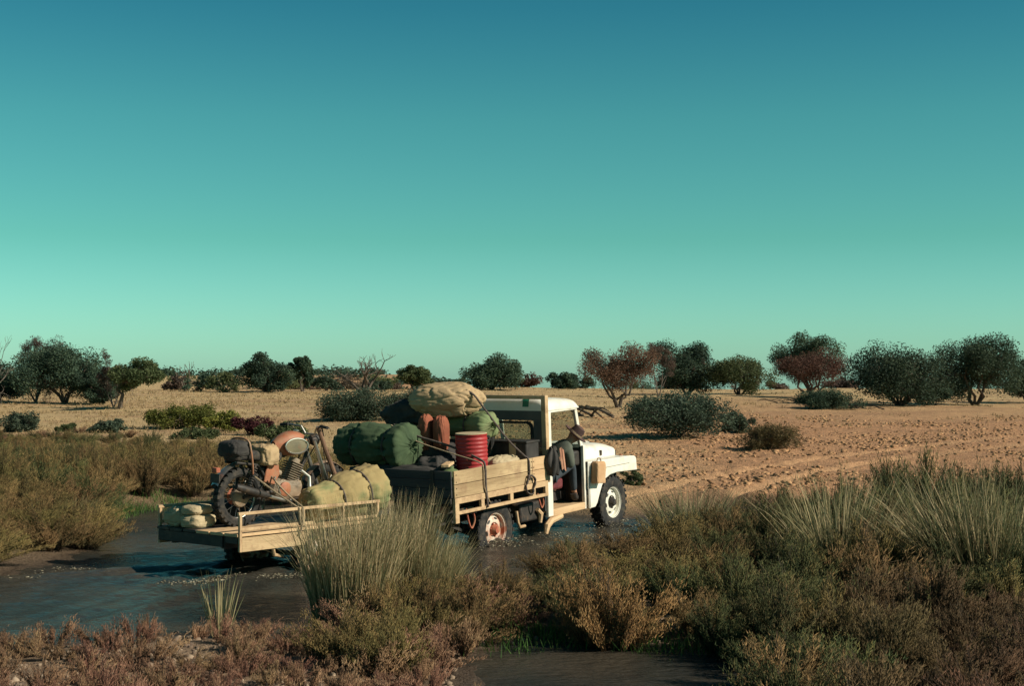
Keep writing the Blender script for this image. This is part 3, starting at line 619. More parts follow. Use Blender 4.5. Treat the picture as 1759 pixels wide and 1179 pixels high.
for i, (u, tv, w, d) in enumerate([(342, 642, 60, 92), (385, 638, 70, 90), (300, 645, 50, 97), (560, 645, 70, 92), (905, 640, 60, 95), (1000, 645, 50, 98), (655, 650, 60, 99), (1335, 655, 50, 99), (770, 652, 60, 99)] + [(R.uniform(-60, 1820), R.uniform(640, 655), R.uniform(45, 90), R.uniform(95, 150)) for _ in range(26)]):
    tree('scrub_bush', 'low dark scrub bush on the skyline between the trees', 'bush', u, d, tv, w, ['mulga', 'olive', 'grey', 'mulga', 'rust'][i % 5], .0, 5, 36, 60, .16, .07, 3, 30 + i, group='low scrub on the skyline')
tree('acacia_tree', 'dense bright green tree, wider of the touching pair', 'tree', 458, 88, 605, 98, 'mulga', .08, 8, 100, 100, .15, .06, 4, 4)
tree('acacia_tree', 'narrow green tree touching the wider dense green one', 'tree', 519, 90, 607, 46, 'mulga', .12, 5, 60, 90, .15, .06, 3, 5)
bare_tree('dead_tree', 'leafless black branched tree spreading above the big saltbush', 625, 80, 598, 118, 33, 4, 4, .12, bark=BARK)
tree('acacia_tree', 'small round olive tree beside the leafless tree', 'tree', 714, 90, 626, 60, 'olive', .1, 6, 70, 90, .14, .055, 3, 6)
tree('acacia_tree', 'dark rounded tree on the skyline above the truck load', 'tree', 845, 85, 607, 108, 'mulga', .06, 8, 110, 100, .14, .055, 4, 7)
tree('acacia_tree', 'small dim tree on the skyline behind the truck cab', 'tree', 966, 92, 640, 56, 'mulga', .05, 5, 60, 80, .15, .06, 3, 8)
tree('acacia_tree', 'rusty brown crowned tree with forked trunk behind the cab', 'tree', 1062, 58, 585, 140, 'rust', .26, 8, 120, 90, .09, .03, 5, 9)
tree('acacia_tree', 'tall green tree behind the rusty brown one', 'tree', 1180, 78, 580, 125, 'mulga', .08, 8, 120, 100, .13, .05, 4, 10)
tree('acacia_tree', 'low spreading green tree sloping down beside the tall green one', 'tree', 1270, 77, 612, 120, 'olive', .10, 7, 90, 100, .13, .05, 4, 11)
bare_tree('dead_tree', 'fine grey dead twigs rising between the rusty and the green tree', 1130, 72, 590, 60, 41, 5, 3, .035, twigs='grey')
tree('acacia_tree', 'green tree top rising behind the reddish twiggy tree', 'tree', 1385, 80, 569, 110, 'mulga', .35, 6, 80, 100, .13, .05, 4, 12)
tree('acacia_tree', 'reddish twiggy tree in front of a green crown', 'tree', 1398, 70, 596, 125, 'rust', .28, 7, 110, 90, .1, .032, 5, 13)
tree('acacia_tree', 'big round dark tree with many splayed bare stems', 'tree', 1545, 60, 585, 175, 'mulga', .1, 9, 170, 110, .11, .042, 8, 14)
tree('acacia_tree', 'big dark tree with splayed trunks, right of the rounder one', 'tree', 1675, 63, 573, 165, 'mulga', .12, 9, 160, 110, .11, .042, 5, 15)
tree('acacia_tree', 'dark bushy tree at the right end of the tree line', 'tree', 1765, 66, 600, 90, 'mulga', .15, 6, 70, 100, .12, .045, 4, 16)
def bush(label, u, v, top_v, w_px, m, seed, ln=.075, wd=.03, clusters=190, per=95, lobes=8, cat='bush', name='saltbush', rc=.075, group=None, ylen=.8):
    return tree(name, label, cat, u, 0, top_v, w_px, m, .0, lobes, clusters, per, ln, wd, 5, seed, base=gp(u, v), trunk=.02, rc=rc, group=group, ylen=ylen)
bush('big blue green saltbush on the sand behind the green bundle', 615, 722, 664, 160, 'salt', 51)
bush('blue green saltbush spreading behind the tan sack', 720, 722, 662, 130, 'salt', 52)
bush('biggest blue green saltbush on the sand right of the cab', 1165, 752, 672, 225, 'salt', 53, clusters=260)
bush('dark tangled low thicket under the reddish twiggy tree', 1425, 702, 668, 130, 'mulga', 65, ln=.09, wd=.03, clusters=130, lobes=8)
bush('low dark scrub between the two big dark trees', 1605, 697, 655, 70, 'mulga', 66, ln=.09, wd=.03, clusters=80, lobes=6)
bush('small saltbush joined to the right side of the biggest one', 1268, 745, 705, 70, 'salt', 54, clusters=50, lobes=4)
bush('brown dome shaped bush alone on the orange sand', 1322, 772, 727, 138, 'bronze', 55, ln=.09, wd=.012, clusters=120, per=90, lobes=9)
bush('yellow green bush on the pale sand beyond the thicket', 312, 737, 694, 135, 'lime', 56, clusters=110)
bush('small yellow green bush next to the plum coloured one', 388, 741, 703, 80, 'lime', 57, clusters=60, lobes=5)
bush('plum coloured bush behind the motorbike', 432, 748, 712, 78, 'plum', 58, clusters=70, lobes=5, ln=.06)
bush('dark green bush behind the motorbike handlebars', 487, 763, 724, 105, 'olive', 59, clusters=80, lobes=6)
bush('flat green bush low on the sand before the yellow green one', 335, 754, 736, 90, 'olive', 60, clusters=50, lobes=6, group=None)
bush('small grey green bush alone on the pale sand', 184, 744, 720, 66, 'salt', 61, clusters=50, lobes=5)
bush('small drab bush between the red creeping mats', 112, 742, 726, 40, 'olive', 62, clusters=30, lobes=4)
bush('wide drab bush at the left end of the pale sand', 30, 742, 706, 90, 'salt', 63, clusters=70, lobes=6)
bush('small drab bush behind the truck bonnet', 1085, 835, 800, 44, 'olive', 64, clusters=40, lobes=4, ln=.06, wd=.012)
for i, (x, y) in enumerate(scatter([(-60, 752), (160, 758), (420, 778), (560, 800), (560, 815), (250, 795), (60, 778), (-60, 768)], .75, 9)):
    plant('samphire_shrub', R.choice(SAM + SAMG), x, y, R.uniform(.45, .8), R.uniform(.22, .42), 'small scattered samphire shrub on the sand edge behind the thicket', 'shrub', 'small shrubs on the sand edge')
# dark fallen brushwood under the right-hand trees and a fallen tree behind the cab
def brush(label, u0, v0, u1, v1, n, seed, hmax, rad=.02, span=(.12, .4)):
    rs = np.random.default_rng(seed); a = np.array(gp(u0, v0)); b2 = np.array(gp(u1, v1)); c0 = (a + b2) / 2
    root = empty('fallen_branches', label, 'branches'); root.location = c0
    for i in range(n):
        p = a + (b2 - a) * rs.uniform(0, 1) + rs.normal(0, .25, 3) * [1, 1, 0]; d = (b2 - a) * rs.uniform(*span) * rs.choice([-1, 1]) + rs.normal(0, .2, 3) * [1, 1, 0]
        pts = []
        for t in np.linspace(0, 1, 6):
            q = p + d * t; q[2] = gz(q[0], q[1]) + .01 + hmax * rs.uniform(.5, 1) * math.sin(t * 2.6) + rs.normal(0, .02); pts.append(q - c0)
        r = rad * rs.uniform(.5, 1.5); MB().tube(pts, [r, r * .9, r * .8, r * .65, r * .5, r * .2], 5).build('branch', BARK, root)
    return root
brush('dark fallen brushwood lying on the sand under the round dark tree', 1350, 692, 1500, 704, 46, 3, .16)
brush('fallen leafless branches lying behind the cab', 985, 716, 1062, 720, 8, 4, .42, .04, (.5, 1.0))

# the far-off scrub beyond the tree line reads as one mass
rs = np.random.default_rng(57); Vs, Fs, Ts, n0 = [], [], [], 0
for i in range(150):
    y = 215 + 130 * rs.uniform(0, 1); x = rs.uniform(-.38, .0) * y; w = rs.uniform(1.5, 4.5); h = rs.uniform(.5, 1.5); z = gz(x, y)
    q = rs.normal(0, 1, (9, 3)); P = np.array([x, y, z + h * .5]) + q * np.array([w * .25, w * .25, h * .22])
    V, Fx, t = leaves(P, .22 * w, 16, .55, .28, rs); Vs.append(V); Fs.append(Fx + n0); Ts.append(t); n0 += len(V)
tag(link('far_scrub', soup('far_scrub', np.concatenate(Vs), np.concatenate(Fs), np.concatenate(Ts), LM['mulga'])), 'distant dark scrub beyond the tree line', 'scrub', kind='stuff')

# ---------------------------------------------------------------- vehicle materials
WHITE = mat('white_paint', (.72, .68, .58), (.79, .76, .67), 3, .42, .05, 30, spec=.5, dirt=(.46, .34, .22), dlo=.5, dhi=.85, dscale=3.5)
CREAM = mat('cream_paint', (.45, .30, .165), (.56, .385, .22), 5, .55, .15, 40, dirt=(.22, .12, .065), dlo=.5, dhi=.72, dscale=6)
PLANK = mat('painted_plank', (.31, .21, .11), (.49, .35, .195), 9, .8, .5, 30, stretch=(.12, 1, 1), dirt=(.22, .125, .07), dlo=.5, dhi=.78, dscale=5)
PLANKO = mat('orange_plank', (.50, .32, .17), (.60, .42, .24), 7, .75, .35, 30, stretch=(.15, 1, 1), dirt=(.26, .14, .07), dlo=.56, dhi=.8, dscale=5)
DARKM = mat('dark_metal', (.018, .017, .016), (.04, .033, .028), 8, .6, .2, dirt=(.16, .10, .06), dlo=.55, dhi=.8, dscale=5)
BLACK = mat('black_rubber', (.012, .012, .012), (.028, .026, .024), 14, .8, .3, dirt=(.10, .075, .05), dlo=.5, dhi=.8, dscale=7)
RUST = mat('rusty_red', (.30, .07, .04), (.42, .14, .075), 8, .75, .3, dirt=(.40, .24, .13), dlo=.5, dhi=.75, dscale=6)
RIMW = mat('rim_white', (.66, .64, .55), (.74, .72, .62), 8, .45, .1, dirt=(.36, .24, .13), dlo=.55, dhi=.75, dscale=9)
RIMR = mat('rim_rusty_white', (.60, .52, .42), (.68, .62, .5), 8, .55, .1, dirt=(.42, .15, .08), dlo=.42, dhi=.6, dscale=7)
SHADEP = mat('shade_dark_plank', (.035, .036, .04), (.06, .058, .056), 7, .85, .35, 30, stretch=(1, .15, 1))  # shade on the tailgate is put into the plank colour
SHADEG = mat('shade_grey_wall', (.07, .075, .075), (.10, .10, .095), 5, .6, .1)  # grey paints in the shade on the rear of the cab
MAROON = mat('maroon_vinyl', (.10, .02, .025), (.16, .035, .04), 8, .5, .15)
CHROME = mat('chrome', (.55, .52, .46), (.45, .42, .36), 8, .36, metal=.9, dirt=(.32, .24, .16), dlo=.55, dhi=.75)
GREENC = mat('green_canvas', (.12, .165, .07), (.18, .225, .10), 4, .85, .25, 60, dirt=(.25, .22, .12), dlo=.52, dhi=.8, dscale=3, bdist=.008)
DGREEN = mat('dark_green_canvas', (.032, .056, .026), (.056, .088, .040), 4, .9, .25, 60, dirt=(.13, .16, .08), dlo=.58, dhi=.85, dscale=3, bdist=.008)
TANC = mat('tan_canvas', (.36, .25, .135), (.46, .33, .19), 3, .9, .25, 50, dirt=(.22, .14, .075), dlo=.5, dhi=.8, dscale=3, bdist=.008)
OLTAN = mat('olive_tan_canvas', (.29, .215, .095), (.38, .285, .13), 3, .9, .25, 45, dirt=(.16, .19, .08), dlo=.48, dhi=.66, dscale=3, bdist=.008)
DARKC = mat('dark_cloth', (.025, .023, .022), (.055, .05, .045), 5, .9, .25, 40, bdist=.008)
BEIGE = mat('beige_sacking', (.37, .29, .175), (.45, .365, .23), 6, .9, .25, 60, dirt=(.34, .30, .17), dlo=.5, dhi=.75, bdist=.008)
RUSTC = mat('rust_canvas', (.20, .058, .03), (.28, .085, .044), 5, .85, .25, 50, dirt=(.22, .08, .05), dlo=.5, dhi=.8, bdist=.008)
REDP = mat('red_drum_paint', (.29, .02, .024), (.37, .03, .03), 5, .5, .1, 30, dirt=(.24, .07, .05), dlo=.55, dhi=.8, dscale=4)
WOOD = mat('brown_wood', (.13, .07, .045), (.22, .125, .075), 8, .8, .4, stretch=(1, 1, .15))
ROPE = mat('tan_rope', (.26, .19, .12), (.36, .27, .17), 40, .9, .4)
STRAP = mat('dark_webbing', (.06, .045, .04), (.11, .085, .07), 30, .85, .3)
TEALP = mat('green_tape', (.015, .12, .07), (.025, .17, .10), 6, .5)
CLAYP = mat('orange_clay_paint', (.30, .10, .05), (.38, .15, .075), 6, .6, .2, dirt=(.26, .18, .11), dlo=.44, dhi=.66, dscale=5)
ALLOY = mat('dusty_alloy', (.15, .115, .08), (.28, .215, .15), 9, .6, .4, dirt=(.25, .16, .09), dlo=.5, dhi=.75)
gl, nt, b, L = new_mat('dusty_glass')
b.inputs['Base Color'].default_value = (.55, .6, .55, 1); b.inputs['Roughness'].default_value = .06; b.inputs['Transmission Weight'].default_value = 0
N = nt.nodes.new; tb = N('ShaderNodeBsdfTransparent'); tb.inputs[0].default_value = (.88, .92, .88, 1); ms = N('ShaderNodeMixShader')
fz = N('ShaderNodeFresnel'); fz.inputs[0].default_value = 1.45; ad2 = N('ShaderNodeMath'); ad2.operation = 'ADD'; ad2.inputs[1].default_value = .07
L(fz.outputs[0], ad2.inputs[0]); L(ad2.outputs[0], ms.inputs[0]); L(tb.outputs[0], ms.inputs[1]); L(b.outputs[0], ms.inputs[2]); L(ms.outputs[0], nt.nodes['Material Output'].inputs[0])
GLASS = gl

# ---------------------------------------------------------------- the truck (x forward, y left, origin under the rear axle)
TK = empty('utility_truck', 'white and cream utility truck fording the creek, tray piled with camping gear', 'truck')
TK.location = TK_O; TK.rotation_euler = (0, -TK_P, TK_H)
TKM = Matrix.LocRotScale(TK_O, Euler((0, -TK_P, TK_H)), None)
def rounded(y0, y1, z0, z1, r, n=5):
    out = []
    for cx, cy, a0 in ((y1 - r, z1 - r, 0), (y0 + r, z1 - r, 90), (y0 + r, z0 + r, 180), (y1 - r, z0 + r, 270)):
        out += [(cx + r * math.cos(math.radians(a0 + 90 * k / n)), cy + r * math.sin(math.radians(a0 + 90 * k / n))) for k in range(n + 1)]
    return out
def torus(mb, c, axis, Rr, r, n=36, m=8):
    return mb.lathe([(Rr + r * math.cos(2 * math.pi * k / m), r * math.sin(2 * math.pi * k / m)) for k in range(m)], c, axis, n, closed=True)
def tyre_mb(rad, wd, rin, lugs, lug_h=.012, n=40):
    mb = MB(); h = wd / 2
    prof = [(rin, -h * .72), (rin + .02, -h * .9), (rad * .8, -h), (rad * .94, -h * .93), (rad * .99, -h * .7), (rad, 0), (rad * .99, h * .7), (rad * .94, h * .93), (rad * .8, h), (rin + .02, h * .9), (rin, h * .72)]
    mb.lathe(prof, (0, 0, 0), (0, 1, 0), n, closed=True)
    for i in range(lugs):
        for sgn in (-1, 1):
            a = 2 * math.pi * (i + .25 * sgn) / lugs; d = Vector((math.cos(a), 0, math.sin(a))); t = Vector((-math.sin(a), 0, math.cos(a)))
            rot = Matrix((t, Vector((0, 1, 0)), d)).transposed()
            mb.box(d * (rad * .985 + lug_h * .2) + Vector((0, sgn * h * .52, 0)), (2 * math.pi * rad / lugs * .52, h * .92, lug_h * 2), rot)
    return mb
def wheel(parent, x, y, z, side, rimmat, hubmat, rad=.39, wd=.19, steer=0, name='wheel'):
    s = side   # outward y sign
    rim = MB().lathe([(.232, s * .088), (.224, s * .075), (.212, s * .07), (.205, s * .02), (.195, s * .012), (.17, s * .035), (.13, s * .055), (.10, s * .052), (.09, s * .035), (.0, s * .035)], (0, 0, 0), (0, 1, 0), 40)
    rim.lathe([(.205, s * .02), (.205, -s * .08), (.23, -s * .09)], (0, 0, 0), (0, 1, 0), 40)
    o = rim.build(name, rimmat, parent); o.location = (x, y, z); o.rotation_euler = (0, .3, steer)
    tyre_mb(rad, wd, .215, 26).build('tyre', BLACK, o)
    hb = MB().lathe([(.075, s * .03), (.07, s * .075), (.05, s * .10), (.045, s * .115), (.0, s * .118)], (0, 0, 0), (0, 1, 0), 20)
    for k in range(6):
        a = k * math.pi / 3; hb.tube([(math.cos(a) * .085, s * .03, math.sin(a) * .085), (math.cos(a) * .085, s * .062, math.sin(a) * .085)], .012, 6)
    hb.build('hub', hubmat, o)
    for k in range(6):
        a = (k + .5) * math.pi / 3; c = Vector((math.cos(a) * .153, s * .044, math.sin(a) * .153)); tn = Vector((-math.sin(a), 0, math.cos(a))); rd = Vector((math.cos(a), -s * .45, math.sin(a))).normalized()
        ol = [c + tn * .034 * math.cos(q) + rd * .014 * math.sin(q) for q in np.linspace(0, 2 * math.pi, 11)[:-1]]
        nv = Vector((0, s * .006, 0)); MB().add([p + nv for p in ol] + [p - nv for p in ol], [tuple(range(10)), tuple(range(19, 9, -1))] + [(i, i + 10, (i + 1) % 10 + 10, (i + 1) % 10) for i in range(10)]).build('vent', DARKM, o)
    return o
for sd in (-1, 1):
    wheel(TK, 0, .68 * sd, .39, sd, RIMR, RUST); wheel(TK, 2.95, .68 * sd, .39, sd, RIMW, DARKM, steer=.03)
# chassis
for sd in (-1, 1):
    MB().bar((-.95, .38 * sd, .58), (3.5, .38 * sd, .58), .06, .12).build('chassis_rail', DARKM, TK)
    MB().tube([(-.62, .5 * sd, .5), (-.3, .5 * sd, .38), (0, .5 * sd, .34), (.3, .5 * sd, .38), (.62, .5 * sd, .5)], .03, 6).build('leaf_spring', DARKM, TK)
for x in (0, 2.95):
    MB().tube([(x, -.6, .39), (x, -.2, .39), (x, 0, .39), (x, .2, .39), (x, .6, .39)], [.05, .05, .13, .05, .05], 10).build('axle', DARKM, TK)
MB().box((.95, -.52, .50), (.5, .3, .26)).build('fuel_tank', DARKM, TK, .03)
MB().tube([(.62, -.66, .55), (.62, -.68, .40), (.66, -.68, .33), (.78, -.68, .33)], .022, 8).build('spring_hanger', CREAM, TK)
MB().tube([(1.06, -.7, .52), (1.14, -.7, .45), (1.12, -.7, .33)], [.03, .04, .025], 8).build('spring_hanger', CREAM, TK)
MB().tube([(-.5, .1, .42), (.8, .15, .42), (1.6, .15, .45)], .035, 10).build('exhaust_pipe', RUST, TK)
MB().tube([(1.22, -.72, .16), (1.26, -.72, .27), (1.36, -.72, .33), (1.62, -.72, .36)], [.03, .05, .05, .04], 8).build('step_tube', PLANKO, TK)
MB().bar((-.95, -.45, .47), (-.95, .45, .47), .06, .1).build('rear_crossmember', DARKM, TK)
MB().box((-1.03, -.02, .44), (.10, .06, .06)).build('tow_hitch', DARKM, TK)
# tray
X0, X1, YS, ZD = -1.0, 1.08, .86, .93
MB().box(((X0 + X1) / 2, 0, ZD - .025), (X1 - X0 - .06, 2 * YS - .06, .05)).build('tray_deck', DARKM, TK)
def nails(mb, pts, out):
    for p in pts: mb.lathe([(.007, 0), (.006, .006), (0, .007)], p, out, 6)
for sd in (-1, 1):
    y = YS * sd; fr = MB()
    fr.box(((X0 + X1) / 2, y, .89), (X1 - X0, .045, .075)); fr.box(((X0 + X1) / 2, y, .737), (X1 - X0, .045, .042))
    for x, w in ((X0 + .04, .08), (-.42, .07), (.22, .07), (.74, .07), (X1 - .035, .07)): fr.box((x, y, .805), (w, .043, .10))
    fr.box((X0 + .04, y, .665), (.08, .043, .11))
    fo = fr.build('side_frame', CREAM, TK, .004)
    for z0, z1 in ((.932, 1.093), (1.098, 1.268)):
        for a, c, m_ in ((X0, .72, PLANK), (.728, X1, PLANKO)):
            mb = MB(); mb.box(((a + c) / 2, y + R.uniform(-.004, .004), (z0 + z1) / 2 + R.uniform(-.003, .003)), (c - a, .026, z1 - z0)); mb.build('plank', m_, fo, .004)
    bt = MB(); nails(bt, [(X0 + .04, y + sd * .016, z) for z in (.97, 1.05, 1.13, 1.22)] + [(.70, y + sd * .016, z) for z in (.97, 1.05, 1.14, 1.22)] + [(.75, y + sd * .016, z) for z in (.97, 1.05, 1.14, 1.22)], (0, sd, 0)); o = bt.build('nail_heads', DARKM, fo); o['kind'] = 'stuff'
for x, nm in ((X0 - .016, 'tailgate'), (X1 + .016, 'front_board')):
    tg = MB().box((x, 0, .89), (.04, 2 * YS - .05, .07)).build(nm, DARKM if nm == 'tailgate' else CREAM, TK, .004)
    for z0, z1 in ((.932, 1.04), (1.045, 1.155), (1.16, 1.268)):
        MB().box((x, 0, (z0 + z1) / 2), (.025, 2 * YS - .03, z1 - z0)).build('plank', SHADEP if nm == 'tailgate' else PLANK, tg, .004)
    for yy_ in (-.55, .55): MB().box((x - .02, yy_, 1.08), (.012, .05, .4)).build('gate_strap', DARKM, tg)
for yy_ in (-.66, .66): MB().box((X0 - .02, yy_, .78), (.05, .14, .08)).build('tail_light', RUST, TK, .006)
MB().box((X0 + .05, 0, .63), (.03, .42, .12)).build('number_plate', DARKM, TK)
# headboard in front of the load
hb = MB()
for sd in (-1, 1): hb.box((X1 + .085, .80 * sd, 1.49), (.075, .075, 1.2))
hb.box((X1 + .085, 0, 2.062), (.06, 1.525, .055)); hb.box((X1 + .085, 0, 1.34), (.045, 1.525, .05))
hb.build('headboard', CREAM, TK, .006)
# cab
CX0, CX1, CY = 1.26, 2.24, .72
wall = MB()
wall.box((CX0, 0, .92), (.03, 2 * CY - .02, .9)); wall.box((CX0, 0, 1.80), (.03, 2 * CY - .02, .14))
wall.box((CX0, -.63, 1.55), (.03, .16, .36)); wall.box((CX0, .63, 1.55), (.03, .16, .36))
cab = wall.build('cab_rear_wall', SHADEG, TK, .005)
ring = rounded(-.53, .53, 1.385, 1.715, .10); inner = rounded(-.50, .50, 1.415, 1.685, .08); n = len(ring)
wfr = MB(); wfr.add([(CX0 - .022, p[0], p[1]) for p in ring] + [(CX0 - .022, p[0], p[1]) for p in inner] + [(CX0 + .02, p[0], p[1]) for p in ring] + [(CX0 + .02, p[0], p[1]) for p in inner],
    [f for i in range(n) for f in ((i, (i + 1) % n, n + (i + 1) % n, n + i), (2 * n + i, 3 * n + i, 3 * n + (i + 1) % n, 2 * n + (i + 1) % n), (i, 2 * n + i, 2 * n + (i + 1) % n, (i + 1) % n), (n + i, n + (i + 1) % n, 3 * n + (i + 1) % n, 3 * n + i))])
wfr.build('window_seal', BLACK, cab)
MB().prism([(p[0], p[1]) for p in inner], CX0 - .003, CX0 + .003, 'x').build('rear_window', GLASS, cab)
def roof_fn(u, v):
    a, c_ = 2 * u - 1, 2 * v - 1
    e = (1 - abs(a) ** 12) ** .5 if abs(a) < 1 else 0; g = (1 - abs(c_) ** 14) ** .5 if abs(c_) < 1 else 0
    return (1.245 + .455 * (1 + a) + 0, (CY + .02 - .03 * u) * c_, 1.862 + (.165 - .05 * u + .02 * (1 - c_ * c_)) * min(e, 1) * min(g, 1) ** 1.0)
rf = MB().surf(lambda u, v: roof_fn(.5 - .5 * math.cos(math.pi * u), .5 - .5 * math.cos(math.pi * v)), 40, 40)
rf.box((1.70, 0, 1.86), (.90, 1.44, .02)); roof = rf.build('roof', WHITE, TK, sharp=50)
MB().surf(lambda u, v: tuple(Vector(roof_fn(.004 + .12 * u, .18 + .07 * v + .02 * u)) + Vector((-.004, 0, .004))), 10, 5).build('tape_patch', TEALP, roof, label='green tape patch on the rear edge of the cab roof')
for sd in (-1, 1):
    MB().box((1.335, CY * sd, 1.12), (.13, .05, 1.47)).build('door_pillar', WHITE, TK, .012)
    MB().box((1.79, CY * sd * .985, .43), (.98, .07, .10)).build('door_sill', PLANKO if sd < 0 else WHITE, TK, .008)
    MB().box((2.235, CY * sd, .84), (.06, .05, .92)).build('hinge_pillar', WHITE, TK, .008)
    MB().bar((2.225, .685 * sd, 1.285), (2.115, .665 * sd, 1.87), .05, .055).build('windscreen_pillar', WHITE, TK, .008)
    MB().bar((1.30, .70 * sd, 1.845), (2.12, .685 * sd, 1.845), .045, .035).build('roof_gutter', WHITE, TK, .006)
MB().box((1.76, 0, .46), (1.0, 1.36, .03)).build('cab_floor', PLANKO, TK)
dl = MB().box((1.82, CY, .86), (.82, .045, .80)).build('door', WHITE, TK, .01); MB().tube([(1.5, CY + .03, 1.02), (1.5, CY + .06, 1.02), (1.6, CY + .06, 1.02)], .012, 6).build('handle', CHROME, dl)
MB().box((2.23, 0, .86), (.03, 1.38, .84)).build('firewall', DARKM, TK)
MB().box((2.13, 0, 1.12), (.17, 1.36, .22)).build('dashboard', DARKM, TK, .03)
ws = MB(); ws.bar((2.225, -.66, 1.29), (2.225, .66, 1.29), .05, .05); ws.bar((2.118, -.66, 1.845), (2.118, .66, 1.845), .05, .05)
wf = ws.build('windscreen_frame', WHITE, TK, .006)
MB().add([(2.222, -.66, 1.31), (2.222, .66, 1.31), (2.122, .66, 1.82), (2.122, -.66, 1.82), (2.228, -.66, 1.31), (2.228, .66, 1.31), (2.128, .66, 1.82), (2.128, -.66, 1.82)], [(0, 1, 2, 3), (7, 6, 5, 4), (0, 4, 5, 1), (1, 5, 6, 2), (2, 6, 7, 3), (3, 7, 4, 0)]).build('windscreen', GLASS, wf)
st = MB().box((1.56, 0, .80), (.50, 1.30, .16)).build('seat', MAROON, TK, .04); MB().box((1.36, 0, 1.08), (.12, 1.30, .48), Matrix.Rotation(-.15, 3, 'Y')).build('backrest', MAROON, st, .04)
swh = torus(MB(), (1.93, -.36, 1.16), (-.75, 0, .66), .19, .013, 32, 8); swh.tube([(1.93, -.36, 1.16), (2.12, -.36, 1.0)], .018, 8); swh.bar((1.93, -.54, 1.16), (1.93, -.18, 1.16), .03, .012); swh.build('steering_wheel', BLACK, TK)
# bonnet: loft of rounded sections from cowl to grille
def bonnet_fn(u, v):
    x = 2.25 + 1.30 * u; hw = .50 - .05 * u; zt = 1.31 - .10 * u - .05 * max(0, (u - .8) / .2) ** 2.2; zb = 1.0
    a = math.pi * v; cx = math.cos(a); sx = math.sin(a)
    return (x + (.05 * sx if u > .97 else 0), -hw * math.copysign(abs(cx) ** .45, cx), zb + (zt - zb) * abs(sx) ** .42)
bo = MB().surf(bonnet_fn, 24, 33).build('bonnet', WHITE, TK, sharp=60)
MB().surf(lambda u, v: (2.3 + 1.05 * u, -.13 + .26 * v, 1.312 - .083 * u + .022 * math.sin(math.pi * v) ** .6), 10, 9).build('bonnet_crease', WHITE, bo)
poly = [(2.255, 1.055), (3.46, 1.035), (3.57, 1.02), (3.615, .97), (3.63, .80), (3.32, .812), (3.05, .825), (2.86, .812), (2.72, .765), (2.62, .68), (2.545, .56), (2.48, .44), (2.42, .385), (2.255, .38)]
for sd in (-1, 1):
    fe = MB().prism(poly, sd * .79, sd * .76); fe.prism([(2.26, 1.05), (3.46, 1.03), (3.57, 1.015), (3.61, .965), (3.60, .94), (3.40, .98), (2.26, 1.0)], sd * .775, sd * .42)
    fe.box((3.605, sd * .62, .90), (.035, .32, .2))
    fe.prism([(3.05, .80), (2.86, .79), (2.72, .745), (2.64, .66), (2.565, .54), (2.50, .42), (2.30, .42), (2.30, .98), (3.05, .98)], sd * .74, sd * .44)
    fo = fe.build('front_fender', WHITE, TK, .012, sharp=30)
gr = MB().box((3.57, 0, .87), (.05, .90, .46)).build('grille', DARKM, TK, .02)
for k in range(8): MB().box((3.602, -.24 + .0686 * k, .87), (.014, .018, .36)).build('grille_bar', WHITE, gr)
for sd in (-1, 1): MB().lathe([(.10, 0), (.10, .03), (.085, .04), (.06, .055), (0, .062)], (3.595, sd * .36, .92), (1, 0, 0), 20).build('headlight', CHROME, gr)
MB().box((3.62, 0, .56), (.05, 1.0, .10)).build('front_bumper', DARKM, TK, .015)
for sd in (-1, 1): MB().box((3.55, sd * .38, .56), (.12, .05, .08)).build('bumper_bracket', DARKM, TK)

for sd in (-1, 1):                                                       # hinges, seams, lamps and latches of the old body
    for z in (.62, 1.02): MB().tube([(2.262, sd * .757, z - .04), (2.262, sd * .757, z + .04)], .014, 8).build('door_hinge', DARKM, TK)
    MB().box((2.275, sd * .792, .72), (.006, .004, .64)).build('panel_seam', DARKM, TK); MB().box((2.95, sd * .7915, .93), (.9, .003, .005)).build('panel_seam', DARKM, TK)
    MB().lathe([(.03, 0), (.028, .025), (.0, .035)], (3.44, sd * .62, 1.028), (0, 0, 1), 16).build('indicator_lamp', CLAYP, TK)
    MB().box((3.10, sd * .475, 1.10), (.03, .03, .08)).build('bonnet_latch', DARKM, bo)
